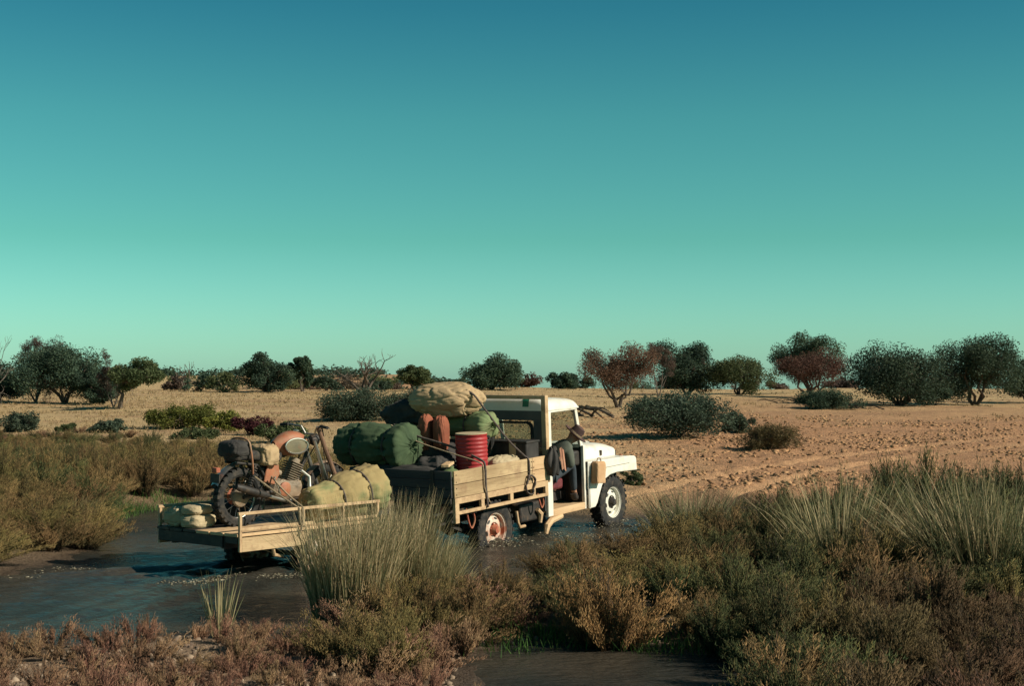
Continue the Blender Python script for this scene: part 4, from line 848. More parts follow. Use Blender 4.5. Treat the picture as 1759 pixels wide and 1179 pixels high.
# ---------------------------------------------------------------- load on the truck
def nz(p, s=1.0, seed=0.0): return mnoise.noise(Vector((p[0] * s + seed * 3.7, p[1] * s - seed * 1.3, p[2] * s + seed)))
def swag_mb(L, Rr, straps, seed, crumple=.10, taper=0, squash=.9, sag=.0, core=.45, pinch=.17):
    """a canvas roll along x, lowest point at z = 0"""
    mb = MB(); zmin = -Rr * squash * .93
    def fn(u, v):
        a = 2 * math.pi * v; x = (u - .5) * L; e = min(u, 1 - u); bulge = 1 + .05 * math.sin(u * 9 + seed)
        r = Rr * bulge * (1 + taper * (u - .5))
        for s in straps: r *= 1 - pinch * math.exp(-((u - s) / .05) ** 2)
        w = nz((u * 3.0 * L / Rr * .5, math.cos(a) * 2.2, math.sin(a) * 2.2), 1, seed); w2 = nz((u * 4, math.cos(a) * 7, math.sin(a) * 7), 1, seed + 5)
        cr = max(0, 1 - abs(nz((u * 2.4 * L / Rr * .4, math.cos(a) * 1.7, math.sin(a) * 1.7), 1, seed + 11)) * 7) + .7 * max(0, 1 - abs(nz((u * 6, math.cos(a) * 3, math.sin(a) * 3), 1, seed + 15)) * 8)
        near = max([math.exp(-((u - s) / .09) ** 2) for s in straps] + [math.exp(-(e / .08) ** 2)])
        r *= 1 + .06 * w + crumple * w2 * (.25 + near) - .035 * cr
        if e < .07:
            k = max(0, e / .07); r *= core + (1 - core) * math.sqrt(max(0, 1 - (1 - k) ** 2)); x += math.copysign(.05 * L * .3 * k, .5 - u) * 0
        z = r * math.sin(a) * squash; z = max(z, zmin + .03 * Rr * w2)
        return (x, r * math.cos(a), z - zmin + sag * math.sin(math.pi * u) * 0)
    mb.surf(fn, 96, 72, True)
    n = 72
    for i0, sg in ((0, -1), (95, 1)):                                    # crumpled end, drawn in to the middle
        ringi = [mb.v[i0 * n + j] for j in range(n)]; c0 = Vector((sg * (L / 2 - .06 * L), 0, -zmin)); c = sum((Vector(p) for p in ringi), Vector()) / n
        prev = [i0 * n + j for j in range(n)]
        for t in (.35, .7, 1.0):
            cur = []
            for j, p in enumerate(ringi):
                q = Vector(p).lerp(Vector((c0.x, c.y, c.z)), t); q.x = c.x + sg * (.035 * math.sin(t * 6) + .03 * nz((j * .55, t * 3, seed), 1, seed)) * (1 if t < 1 else .2)
                mb.v.append(tuple(q)); cur.append(len(mb.v) - 1)
            for j in range(n): mb.f.append((prev[j], prev[(j + 1) % n], cur[(j + 1) % n], cur[j]))
            prev = cur
        mb.f.append(tuple(prev))
    return mb
def swag(name, label, cat, M, L, Rr, straps, seed, m, strap_m=STRAP, **k):
    sq = k.get('squash', .9); o = swag_mb(L, Rr, straps, seed, **k).build(name, m, None, sharp=80); tag(o, label, cat); o.matrix_world = M
    for s in straps:
        x = (s - .5) * L; tp = 1 + k.get('taper', 0) * (s - .5); pts = []
        for j in range(25):
            a = 2 * math.pi * j / 24; r = Rr * tp * (1.035 - k.get('pinch', .17)) * (1 + .05 * math.sin(s * 9 + seed)); z = max(r * math.sin(a) * sq, -Rr * sq * .9); pts.append((x, r * math.cos(a), z + Rr * sq * .93))
        MB().tube(pts, .013, 6, False).build('strap', strap_m, o)
    return o
def lump_mb(dx, dy, dz, seed, amp=.12, fr=2.2, pw=.75, nu=56, nv=80, folds=.05, pleat=0, crease=.03):
    mb = MB()
    def fn(u, v):
        th = math.pi * (u - .5); ph = 2 * math.pi * v; c = math.cos(th); sg = lambda t, p: math.copysign(abs(t) ** p, t)
        d = Vector((sg(math.cos(ph), pw) * max(c, 0) ** pw, sg(math.sin(ph), pw) * max(c, 0) ** pw, sg(math.sin(th), pw)))
        k = 1 + amp * nz(d, fr, seed) + folds * nz((d.x * 6, d.y * 6, d.z * 1.6), 1, seed + 9) + folds * .6 * nz(d, 9, seed + 3)
        cr = max(0, 1 - abs(nz(d, 1.9, seed + 21)) * 8) + .8 * max(0, 1 - abs(nz((d.x * 3.5, d.y * 2, d.z * 3.5), 1, seed + 25)) * 8); k *= 1 - crease * cr
        if pleat: k *= 1 + pleat * math.sin(19 * math.atan2(d.z, d.x + .1) + 5 * nz(d, 1.2, seed)) * max(0, d.y + .05) ** 1.2 + pleat * .5 * nz((d.x * 5, d.y * 1.2, d.z * 4), 1, seed)
        p = Vector((d.x * dx / 2, d.y * dy / 2, d.z * dz / 2)) * k; p.z = max(p.z, -dz / 2 * .86 + .02 * dz * nz(d, 5, seed)); return (p.x, p.y, p.z + dz / 2 * .86)
    return mb.surf(fn, nu, nv, True)
def lump(name, label, cat, M, d, seed, m, **k):
    o = lump_mb(*d, seed, **k).build(name, m, None, sharp=80); o.matrix_world = M; return tag(o, label, cat)
def TL(x, y, z, rz=0, ry=0, rx=0): return TKM @ Matrix.Translation((x, y, z)) @ Euler((rx, ry, rz)).to_matrix().to_4x4()
H90 = math.pi / 2
lump('tarpaulin_bundle', 'black tarpaulin bundle packed under the big green bedroll', 'bundle', TL(-.58, .18, ZD), (.8, 1.3, .40), 3, DARKC, pw=.5)
swag('bedroll', 'big dark green canvas bedroll lying across the truck tail', 'bedroll', TL(-.72, .62, ZD + .33, H90 + .05), 1.12, .325, [.26, .72], 2, DGREEN, crumple=.2, pinch=.2)
lump('camping_crate', 'dark covered crate stacked in the middle of the truck tray', 'crate', TL(.16, .32, ZD), (1.0, .95, .64), 5, DARKC, pw=.35, amp=.05)
swag('bedroll', 'pale green canvas bedroll lying crosswise behind the red drum', 'bedroll', TL(.47, .16, ZD + .63, H90 - .12, 0), 1.25, .20, [.3, .66], 7, GREENC, crumple=.12)
lump('canvas_sack', 'bulging tan canvas sack on top of the truck load', 'sack', TL(.29, .24, ZD + .92, .35, .0), (.74, 1.04, .50), 11, TANC, pw=.9, amp=.16, fr=1.3, folds=.02, nu=90, nv=130, pleat=.022, crease=.055)
swag('bedroll', 'short dull green bedroll wedged left of the rust red pouches', 'bedroll', TL(-.12, .66, ZD + .52, .4), .62, .19, [.5], 8, GREENC, crumple=.14)
lump('sack_fold_shade', 'dark lump standing in for the shaded fold of the tan sack', 'sack', TL(.16, .78, ZD + .80, .3), (.5, .72, .36), 13, DARKC, pw=.75, amp=.22, folds=.1)  # dark lump added as the shaded fold of the tan sack
lump('rust_pouch', 'rust red canvas pouch standing on end next to the dull green bedroll', 'pouch', TL(-.24, .17, ZD + .50, .2), (.24, .17, .52), 17, RUSTC, pw=.6, amp=.06)
lump('rust_pouch', 'rust red canvas pouch standing on end, the nearer of two to the red drum', 'pouch', TL(-.17, -.03, ZD + .50, .25), (.24, .19, .50), 19, RUSTC, pw=.6, amp=.06)
# red corrugated drum
pr = [(0, 0), (.205, 0)]; 
for k in range(13): z = .03 + k * .052; pr += [(.205, z), (.213, z + .012), (.213, z + .026), (.205, z + .040)]
pr += [(.205, .715), (.212, .72), (.212, .735), (.2, .738)]
dr = MB().lathe(pr, n=40).build('steel_drum', REDP, None, sharp=60); dr.matrix_world = TL(-.21, -.56, ZD); tag(dr, 'red ribbed steel drum with a pale lid standing in the truck tray', 'drum')
MB().lathe([(.2, .735), (.21, .742), (.205, .752), (0, .756)], n=40).build('lid', BEIGE, dr)
# spare tyre leaning behind the drum
sp = tyre_mb(.33, .17, .2, 22).build('spare_tyre', BLACK, None); sp.matrix_world = TL(.45, -.26, ZD + .40, .45, 0, .18); tag(sp, 'dark spare tyre standing between the red drum and the pale bedroll', 'tyre')
lump('flour_sack', 'pale beige sack lying against the side boards beside the drum', 'sack', TL(.40, -.58, ZD + .0, .1), (.62, .42, .42), 23, BEIGE, pw=.6, amp=.1)
bx = MB().box((0, 0, .27), (.30, .66, .54)).build('ice_box', DARKC, None, .02); bx.matrix_world = TL(.88, -.45, ZD); tag(bx, 'black storage box with a pale band against the headboard', 'box')
MB().box((-.152, -.10, .27), (.012, .11, .55)).build('band', BEIGE, bx); MB().box((0, 0, .545), (.32, .68, .03)).build('lid', DARKM, bx, .006)
cn = MB().lathe([(0, 0), (.10, 0), (.10, .30), (.09, .32), (.04, .34), (.04, .37), (0, .37)], n=24).build('jerry_tin', GREENC, None); cn.matrix_world = TL(-.74, -.62, ZD); tag(cn, 'small green tin under the timber offcut in the tray corner', 'tin')
bd = MB().box((0, 0, 0), (.42, .10, .035)).build('timber_offcut', PLANKO, None, .004); bd.matrix_world = TL(-.80, -.62, ZD + .40, .5); tag(bd, 'short orange timber offcut lying on the green tin', 'timber')
lump('dark_bag', 'dark bag stuffed between the big bedroll and the red drum', 'bag', TL(-.55, -.22, ZD, .2), (.5, .5, .5), 29, DARKC, pw=.6)
# straps and ropes
def cord(name, label, pts, r, m, cat='strap', Mx=TKM, flat=False):
    P = [Mx @ Vector(p) for p in pts]; c0 = P[0]
    # smooth the polyline
    Q = []
    for i in range(len(P) - 1):
        p0, p1, p2, p3 = P[max(i - 1, 0)], P[i], P[i + 1], P[min(i + 2, len(P) - 1)]
        for t in (0, .25, .5, .75): Q.append(.5 * ((2 * p1) + (p2 - p0) * t + (2 * p0 - 5 * p1 + 4 * p2 - p3) * t * t + (3 * p1 - p0 - 3 * p2 + p3) * t ** 3))
    Q.append(P[-1]); o = MB().tube([q - c0 for q in Q], r, 6).build(name, m, None, sharp=60); o.location = c0; return tag(o, label, cat)
cord('tie_strap', 'dark strap over the rear of the side boards by the red drum', [(-.60, .42, 1.80), (-.55, .10, 1.66), (-.40, -.35, 1.52), (-.36, -.80, 1.36), (-.36, -.885, 1.27), (-.36, -.89, 1.0), (-.34, -.90, .74)], .016, STRAP)
cord('tie_rope', 'thin tan rope running beside the dark strap past the red drum', [(-.66, .42, 1.80), (-.62, .05, 1.60), (-.50, -.40, 1.45), (-.42, -.82, 1.33), (-.40, -.886, 1.25), (-.39, -.89, 1.0), (-.30, -.90, .80)], .009, ROPE)
cord('tie_strap', 'long dark strap slanting from the tan sack down to the side boards', [(.22, .12, 2.30), (.26, -.22, 2.18), (.32, -.36, 2.0), (.50, -.62, 1.55), (.60, -.82, 1.32), (.62, -.89, 1.24), (.62, -.89, .98)], .014, STRAP)
coil = [(.62 + .10 * math.cos(t) + .02 * math.sin(3 * t), -.895 - .012 * (k % 3), .92 + .13 * math.sin(t)) for k, t in enumerate(np.linspace(0, 15, 34))]
cord('rope_coil', 'coil of dark rope and hooks hanging on the side boards', coil, .010, STRAP, 'rope')
cord('rusty_chain', 'rusty chain hanging below the tray before the cab pillar', [(.93, -.80, .76), (.95, -.82, .64), (.99, -.82, .56), (1.04, -.82, .62), (1.03, -.80, .74)], .013, RUST, 'chain')
cord('rusty_chain', 'rusty chain hanging below the tray behind the rear wheel', [(-.68, -.80, .76), (-.66, -.82, .60), (-.60, -.82, .50), (-.53, -.82, .60), (-.55, -.80, .74)], .013, RUST, 'chain')
# bags hung on the truck
cl = MB()
def cloth_fn(u, v):
    a = 2 * math.pi * v; z = -.38 * u; w = .03 + .075 * math.sin(u * 2.6) + .02 * math.sin(a * 4 + u * 5); return (w * math.cos(a) * 1.1, w * math.sin(a) * .75 + .01 * math.sin(a * 7), z + .02 * math.sin(a * 3))
cl.surf(cloth_fn, 18, 40, True); cl.add([cl.v[j] for j in range(40)], [tuple(range(40))]); cl.add([cl.v[17 * 40 + j] for j in range(40)], [tuple(range(40))])
o = cl.build('cloth_bag', DARKC, None, sharp=70); o.matrix_world = TL(1.14, -.93, 1.38); tag(o, 'dark drawstring bag with a tan flap hung on the headboard post', 'bag')
MB().surf(lambda u, v: (.02 + .09 * v + .05 * u + .01 * math.sin(v * 9), -.10 - .02 * math.sin(3 * v), -.02 - .30 * u + .02 * math.sin(v * 6)), 10, 8).build('flap', mat('tan_leather', (.36, .16, .10), (.46, .24, .15), 8, .7, .3), o)
wb = lump('water_bag', 'flat tan canvas water bag hung on the cowl by the front wheel arch', 'bag', TL(2.40, -.86, .74, 0, .10), (.24, .13, .34), 31, mat('waterbag_canvas', (.46, .27, .14), (.55, .36, .2), 5, .9, .3, dirt=(.40, .15, .08), dlo=.55, dhi=.75), pw=.35, amp=.04, folds=.02)
MB().tube([(-.06, 0, .31), (-.03, 0, .36), (.03, 0, .36), (.06, 0, .31)], .008, 6).build('loop', ROPE, wb)

# ---------------------------------------------------------------- the trailer (x forward, y left, origin under its axle)
TR = empty('box_trailer', 'low cream railed trailer carrying a motorbike, towed through the creek', 'trailer')
TR.location = TR_O; TR.rotation_euler = (0, 0, TR_H); TRM = Matrix.LocRotScale(TR_O, Euler((0, 0, TR_H)), None)
def RL(x, y, z, rz=0, ry=0, rx=0): return TRM @ Matrix.Translation((x, y, z)) @ Euler((rx, ry, rz)).to_matrix().to_4x4()
A0, A1, W_, DZ = -1.05, 1.08, .72, .70
for i in range(6):
    y = -.60 + .24 * i; MB().box(((A0 + A1) / 2 + R.uniform(-.02, .02), y, DZ - .0175 + R.uniform(-.004, .002)), (A1 - A0 + .04, .225, .035)).build('deck_plank', PLANKO if i < 3 else DARKM, TR, .004)
fr = MB()
for x in (A0 + .03, -.35, .35, A1 - .03): fr.box((x, 0, DZ - .075), (.06, 1.38, .07))
for y in (-.45, .45): fr.box((0, y, DZ - .145), (2.1, .06, .07))
fr.build('bed_frame', DARKM, TR)
MB().box((A0 - .012, .12, DZ - .10), (.022, 1.16, .12)).build('rear_board', DARKM, TR, .004)  # dark colour paints in the shade at the trailer rear
for sd in (-1, 1):
    y = W_ * sd; s = MB()
    s.box((0.015, y, .92), (A1 - A0 + .03, .034, .034)); s.box((-.50, y, .745), (1.08, .03, .035))
    for x in (A0 + .017, -.12, .50, A1 - .017): s.box((x, y, .815), (.034, .032, .18))
    s.box((A0 + .017, y, .62), (.034, .032, .24)); s.box((.80, y, .745), (.56, .03, .035))
    so = s.build('side_rail', CREAM, TR, .004)
    MB().prism([(A0 + .035, .50), (A0 + .035, .655), (-.02, .655), (-.10, .50)], y - .013, y + .013).build('plank', PLANK, so, .004)
    MB().prism([(.45, .50), (.50, .655), (A1, .655), (A1, .50)], y - .013, y + .013).build('plank', PLANK, so, .004)
    MB().surf(lambda u, v: (.20 - .34 * math.cos(math.pi * (.12 + .76 * u)), y - .02 * sd - .16 * sd * v, .36 + .34 * math.sin(math.pi * (.12 + .76 * u)) ** .6 - .06), 14, 3).build('mudguard', DARKM, TR)
    wheel(TR, .2, .60 * sd, .33, sd, RIMR, RUST, rad=.33, wd=.16)
MB().box((A1 + .01, 0, .80), (.03, 1.40, .22)).build('front_board', PLANK, TR, .004)
MB().tube([(.2, -.6, .33), (.2, .6, .33)], .03, 8).build('axle', DARKM, TR)
hit = TRM.inverted() @ (TKM @ Vector((-1.06, -.02, .50))); dbar = MB()
for y in (-.4, .4): dbar.bar((.9, y, .55), (hit.x, hit.y, hit.z), .05, .07)
dbar.build('drawbar', DARKM, TR)
MB().tube([(-.55, -.70, .50), (-.50, -.66, .42), (-.20, -.45, .36)], .022, 8).build('stay', CREAM, TR)
# trailer load
lump('canvas_bag', 'rumpled beige canvas bag in the rear corner of the trailer', 'bag', RL(-.88, .53, DZ, .3), (.36, .34, .24), 41, BEIGE, pw=.7, amp=.14, folds=.03, pleat=.04, crease=.07)
lump('folded_sack', 'folded beige sack, lower of two stacked beside the motorbike wheel', 'sack', RL(-.86, .24, DZ, .25), (.42, .30, .17), 43, BEIGE, pw=.6, amp=.05, folds=.015)
lump('folded_sack', 'folded beige sack, upper of two stacked beside the motorbike wheel', 'sack', RL(-.87, .25, DZ + .15, .3), (.38, .27, .12), 44, BEIGE, pw=.6, amp=.05, folds=.015)
lump('dark_bag', 'dark bag lying in the trailer behind the folded sacks', 'bag', RL(-.28, .48, DZ, .2), (.7, .34, .26), 45, DARKC, pw=.6, amp=.15)
sw = swag('bedroll', 'fat olive tan canvas bedroll roped on the trailer beside the motorbike', 'bedroll', RL(.82, -.40, DZ + .03, .0, -.13), 1.14, .275, [.36, .70], 9, OLTAN, taper=.55, crumple=.12, squash=.98, core=.62, pinch=.12)
er = torus(MB(), (-.545, 0, .27), (1, 0, 0), .145, .012, 28, 8); er.tube([(-.56, .12 * (1 - k / 40) * math.cos(k * .45), .27 + .12 * (1 - k / 40) * math.sin(k * .45)) for k in range(34)], .010, 5); er.build('rolled_end', BEIGE, sw)
cord('lashing_rope', 'tan rope lashing knotted over the trailer side rail', [(-.42, -.05, 1.35), (-.30, -.40, 1.12), (-.22, -.70, .95), (-.20, -.745, .92), (-.20, -.75, .80), (-.17, -.75, .70), (-.21, -.745, .62)], .012, ROPE, 'rope', TRM)
cord('lashing_rope', 'second tan rope slanting from the motorbike frame to the trailer rail', [(-.10, -.08, 1.30), (-.12, -.42, 1.08), (-.14, -.70, .95), (-.15, -.745, .92), (-.15, -.752, .78), (-.19, -.75, .66)], .012, ROPE, 'rope', TRM)
po = MB().tube([(1.06, 0, 0), (.88, .01, .36), (.62, 0, .87), (.50, -.01, 1.12)], [.030, .029, .027, .026], 10).build('wooden_pole', WOOD, None); po.matrix_world = RL(0, -.27, DZ); tag(po, 'dark brown wooden pole leaning beside the motorbike handlebars', 'pole')

# ---------------------------------------------------------------- the motorbike (x forward, origin under the rear hub)
MK = empty('motorbike', 'dusty orange tanked trail motorbike standing upright on the trailer', 'motorbike'); MK.matrix_world = RL(-.50, -.02, DZ, .0, 0, .03)
def bike_wheel(x, z, rad, wd, drum):
    o = torus(MB(), (0, 0, 0), (0, 1, 0), rad - .085, .017, 40, 8).build('wheel', CHROME, MK); o.location = (x, 0, z)
    tyre_mb(rad, wd, rad - .095, 28, .014, 44).build('tyre', BLACK, o)
    sp_ = MB()
    for k in range(18):
        a = 2 * math.pi * k / 18; b_ = a + (.5 if k % 2 else -.5); sg = 1 if k % 4 < 2 else -1; sp_.tube([(math.cos(b_) * .06, .03 * sg, math.sin(b_) * .06), (math.cos(a) * (rad - .09), 0, math.sin(a) * (rad - .09))], .0025, 4, False)
    so = sp_.build('spokes', CHROME, o); so['kind'] = 'stuff'
    MB().lathe([(0, -.075), (.03, -.075), (.06, -.062), (drum, -.058), (drum + .012, -.045), (drum + .012, -.03), (drum, -.02), (.05, 0), (.05, .03), (.07, .05), (0, .06)], (0, 0, 0), (0, 1, 0), 28).build('hub', ALLOY, o)
    return o
bike_wheel(0, .335, .335, .125, .105); bike_wheel(1.34, .33, .33, .095, .08)
f_ = MB()
for y in (-.09, .09): f_.tube([(0, y, .335), (.25, y * .9, .36), (.46, y * .8, .38)], .022, 8)
f_.build('swing_arm', DARKM, MK)
f_ = MB()
f_.tube([(1.05, 0, .90), (.98, 0, .84), (.62, 0, .78), (.15, 0, .74)], .022, 8); f_.tube([(1.05, 0, .86), (.92, 0, .55), (.84, 0, .28), (.50, 0, .26), (.46, 0, .45), (.50, 0, .76)], .022, 8)
for y in (-.10, .10): f_.tube([(.46, y * .7, .38), (.20, y, .70), (-.12, y, .74)], .016, 8)
f_.build('frame', DARKM, MK)
for y in (-.125, .125):
    sh = MB().tube([(.02, y, .36), (.14, y, .70)], .018, 8)
    sh.tube([(.05 + .085 * t / 60 + .0, y + .03 * math.cos(t * .9), .44 + .22 * t / 60) if False else (.045 + .09 * t / 60 + .03 * math.sin(t * .9) * .9, y + .03 * math.cos(t * .9), .43 + .24 * t / 60) for t in range(61)], .007, 5); sh.build('shock_absorber', DARKM, MK)
    MB().tube([(1.33, y * .8, .33), (1.22, y * .8, .58), (1.06, y * .8, .96)], [.026, .026, .02], 8).build('fork_leg', CHROME, MK)
# seat with a dark tail, tank, side covers
st = MB().surf(lambda u, v: ((-.18 + .78 * u), (.135 - .04 * max(0, u - .5)) * math.copysign(abs(math.cos(2 * math.pi * v)) ** .6, math.cos(2 * math.pi * v)) * (min(1, u * 12, (1 - u) * 12) ** .4), .80 + .02 * math.sin(u * 6) + .065 * math.copysign(abs(math.sin(2 * math.pi * v)) ** .6, math.sin(2 * math.pi * v)) * (min(1, u * 12, (1 - u) * 12) ** .4)), 22, 24, True).build('seat', BLACK, MK, sharp=60)
def tank_fn(u, v):
    a = 2 * math.pi * v; x = .50 + .52 * u; e = (math.sin(math.pi * (.06 + .88 * u))) ** .5; w = (.10 + .055 * u) * e; h = (.13 + .035 * math.sin(u * 3)) * e
    return (x, w * math.copysign(abs(math.cos(a)) ** .75, math.cos(a)), .90 + .02 * u + h * math.copysign(abs(math.sin(a)) ** .8, math.sin(a)) * (1 if math.sin(a) > 0 else .8))
DUSTY = mat('dusty_olive_panel', (.13, .115, .07), (.20, .17, .10), 7, .7, .2, dirt=(.26, .10, .05), dlo=.55, dhi=.7)
tk = MB().surf(tank_fn, 26, 32, True).build('fuel_tank', CLAYP, MK, sharp=80)
for sd in (-1, 1):
    c_ = Vector((.74, 0, .90)); ol = []
    mbp = MB(); mbp.surf(lambda u, v: ((.74 + .15 * u * math.cos(2 * math.pi * v)), sd * (.150 + .012 * (1 - u * u) + .022 * u * math.cos(2 * math.pi * v)), .905 + .085 * u * math.sin(2 * math.pi * v)), 6, 28, True); mbp.build('knee_panel', DUSTY, tk)
    rg = MB().tube([(.74 + .155 * math.cos(t), sd * (.153 + .022 * math.cos(t)), .905 + .09 * math.sin(t)) for t in np.linspace(0, 2 * math.pi, 30)], .010, 6, False); rg.build('chrome_trim', CHROME, tk)
MB().lathe([(.035, 0), (.035, .015), (0, .02)], (.86, 0, 1.07), (0, 0, 1), 16).build('filler_cap', CHROME, tk)
for sd in (-1, 1): MB().prism([(.28, .50), (.44, .46), (.52, .58), (.50, .70), (.34, .72)], sd * .115, sd * .095).build('side_cover', CLAYP, MK, .02)
en = lump_mb(.46, .24, .26, 71, amp=.08, pw=.55).build('crankcase', ALLOY, MK, sharp=60); en.location = (.68, 0, .27)
MB().lathe([(0, 0), (.085, 0), (.085, .02), (.06, .032), (0, .035)], (.60, -.11, .40), (0, -1, 0), 20).build('engine_cover', CLAYP, MK)
cy = MB()
for k in range(9): cy.box((.735 + .011 * k, 0, .49 + .025 * k), (.17, .19, .008), Matrix.Rotation(.35, 3, 'Y'))
cy.tube([(.73, 0, .46), (.85, 0, .74)], .07, 12); cy.build('cylinder', ALLOY, MK)
MB().tube([(.90, -.05, .60), (1.00, -.09, .52), (.98, -.13, .36), (.86, -.15, .28), (.60, -.16, .26), (.30, -.17, .34)], .021, 10).build('exhaust_pipe', CHROME, MK)
MB().tube([(.32, -.17, .34), (.24, -.175, .36), (-.12, -.18, .46), (-.18, -.18, .48)], [.022, .042, .045, .03], 12).build('silencer', DARKM, MK)
MB().tube([(.50, -.12, .38), (.48, -.18, .36), (.36, -.19, .56), (.34, -.25, .56)], .011, 6).build('kick_lever', CHROME, MK)
for i, pts in enumerate([[(1.0, -.30, 1.13), (1.12, -.20, 1.02), (1.10, -.08, .90), (.90, -.06, .62)], [(1.0, .30, 1.13), (1.14, .18, 1.0), (1.02, .08, .82), (.80, .10, .40)], [(1.0, -.27, 1.14), (1.16, -.14, 1.06), (1.22, -.10, .80), (1.33, -.09, .40)]]):
    MB().tube(pts, .006, 6).build('cable', BLACK, MK)
MB().lathe([(.09, 0), (.095, .004), (.09, .008), (.05, .008)], (0, .085, .335), (0, 1, 0), 28).build('sprocket', RUST, MK)
MB().tube([(0, .09, .43), (.30, .09, .42), (.56, .09, .41), (.60, .09, .37), (.56, .09, .33), (.30, .09, .28), (0, .09, .24)], .009, 5).build('drive_chain', DARKM, MK)
MB().lathe([(0, 0), (.035, 0), (.04, .05), (.03, .07), (.03, .12), (0, .125)], (.60, -.02, .58), (-.9, 0, .3), 14).build('carburettor', ALLOY, MK)
lump_mb(.24, .16, .2, 75, amp=.06, pw=.5).build('air_box', DARKM, MK, sharp=60).location = (.36, 0, .50)
for sd in (-1, 1): MB().tube([(.58, sd * .10, .28), (.58, sd * .26, .27)], .015, 8).build('foot_peg', BLACK, MK)
hd = MB().tube([(.98, .40, 1.13), (1.00, .30, 1.14), (1.06, .14, 1.12), (1.08, .08, 1.03), (1.08, -.08, 1.03), (1.06, -.14, 1.12), (1.00, -.30, 1.14), (.98, -.40, 1.13)], .012, 8).build('handlebar', CHROME, MK)
for sd in (-1, 1):
    MB().tube([(.985, sd * .29, 1.14), (.975, sd * .42, 1.127)], .019, 10).build('grip', BLACK, hd); MB().tube([(1.03, sd * .26, 1.13), (1.05, sd * .34, 1.13), (1.02, sd * .41, 1.12)], .007, 6).build('lever', CHROME, hd)
MB().lathe([(0, -.09), (.05, -.07), (.075, -.01), (.078, .02), (.06, .035), (0, .045)], (1.15, 0, .96), (1, 0, 0), 20).build('headlight', DARKM, MK)
MB().surf(lambda u, v: (1.34 + .37 * math.cos(math.pi * (.15 + .72 * u)), .055 * (2 * v - 1), .33 + .37 * math.sin(math.pi * (.15 + .72 * u)) - .02 * (2 * v - 1) ** 2), 20, 7).build('front_mudguard', mat('dusty_brown_paint', (.17, .11, .075), (.24, .16, .11), 5, .6, .1), MK)
rm = MB().surf(lambda u, v: (.02 + .40 * math.cos(math.pi * (.25 + .62 * u)), .062 * (2 * v - 1), .345 + .40 * math.sin(math.pi * (.25 + .62 * u)) - .025 * (2 * v - 1) ** 2), 20, 7).build('rear_mudguard', CHROME, MK)
MB().box((-.33, 0, .66), (.06, .09, .06)).build('tail_light', RUST, MK, .01); MB().box((-.34, 0, .57), (.012, .16, .10)).build('number_plate', DARKM, MK)
lump('saddle_bag', 'dark rolled bag strapped on the rear of the motorbike seat', 'bag', TRM @ Matrix.Translation((-.56, -.03, DZ + .80)), (.30, .36, .21), 81, DARKC, pw=.6, amp=.06)
lump('saddle_bag', 'tan canvas satchel hanging over the middle of the motorbike seat', 'bag', TRM @ Matrix.Translation((-.17, -.09, DZ + .69)), (.26, .34, .26), 83, TANC, pw=.55, amp=.12)
cord('leather_belt', 'tan leather belt round the bags on the motorbike seat', [(-.48, .15, DZ + .86), (-.48, .12, DZ + .99), (-.48, -.03, DZ + 1.015), (-.48, -.18, DZ + .985), (-.47, -.215, DZ + .88), (-.44, -.21, DZ + .72), (-.41, -.18, DZ + .60)], .013, CLAYP, 'belt', TRM)

# ---------------------------------------------------------------- the driver, leaning out of the open side
SKIN = mat('skin', (.36, .18, .11), (.42, .22, .14), 6, .6); SHIRT = mat('grey_green_shirt', (.06, .075, .06), (.10, .11, .085), 5, .9, .3); JEANS = mat('dark_jeans', (.022, .032, .042), (.04, .05, .06), 6, .9, .3); FELT = mat('brown_felt', (.055, .03, .028), (.09, .05, .042), 6, .9, .3)
def skin_obj(name, nodes, edges, m, parent=None, sub=2):
    me = bpy.data.meshes.new(name); ks = list(nodes); me.from_pydata([nodes[k][0] for k in ks], [(ks.index(a), ks.index(b_)) for a, b_ in edges], []); me.materials.append(m)
    o = bpy.data.objects.new(name, me); COL.objects.link(o); o.parent = parent
    md = o.modifiers.new('skin', 'SKIN'); md.use_smooth_shade = True
    for i, k in enumerate(ks):
        r = nodes[k][1]; sv = me.skin_vertices[0].data[i]; sv.radius = (r, r) if not isinstance(r, tuple) else r; sv.use_root = (i == 0)
    ss = o.modifiers.new('sub', 'SUBSURF'); ss.levels = sub; ss.render_levels = sub
    return o
J = {'pel': ((1.58, -.50, .97), (.13, .10)), 'spi': ((1.65, -.56, 1.12), (.12, .095)), 'che': ((1.77, -.64, 1.275), (.12, .10)), 'nk0': ((1.865, -.70, 1.37), .062), 'nk': ((1.90, -.72, 1.395), .055), 'hd0': ((1.945, -.74, 1.425), .088), 'hd1': ((1.985, -.755, 1.475), .092), 'hd2': ((2.01, -.765, 1.52), .06), 'nose': ((2.05, -.74, 1.425), .014),
     'rs': ((1.74, -.80, 1.27), .062), 're': ((1.76, -.82, 1.04), .046), 'rw': ((1.90, -.62, 1.15), .03), 'rh': ((1.93, -.56, 1.18), .026),
     'ls': ((1.80, -.46, 1.28), .062), 'le': ((1.86, -.34, 1.08), .046), 'lw': ((1.92, -.24, 1.22), .03), 'lh': ((1.94, -.20, 1.26), .026),
     'rhip': ((1.62, -.61, .945), .095), 'rk': ((2.02, -.65, 1.05), .065), 'ra': ((2.12, -.62, .64), .04), 'rt': ((2.2, -.60, .535), .035),
     'lhip': ((1.62, -.40, .945), .095), 'lk': ((2.0, -.33, 1.03), .065), 'la': ((2.08, -.30, .64), .04), 'lt': ((2.17, -.28, .535), .035)}
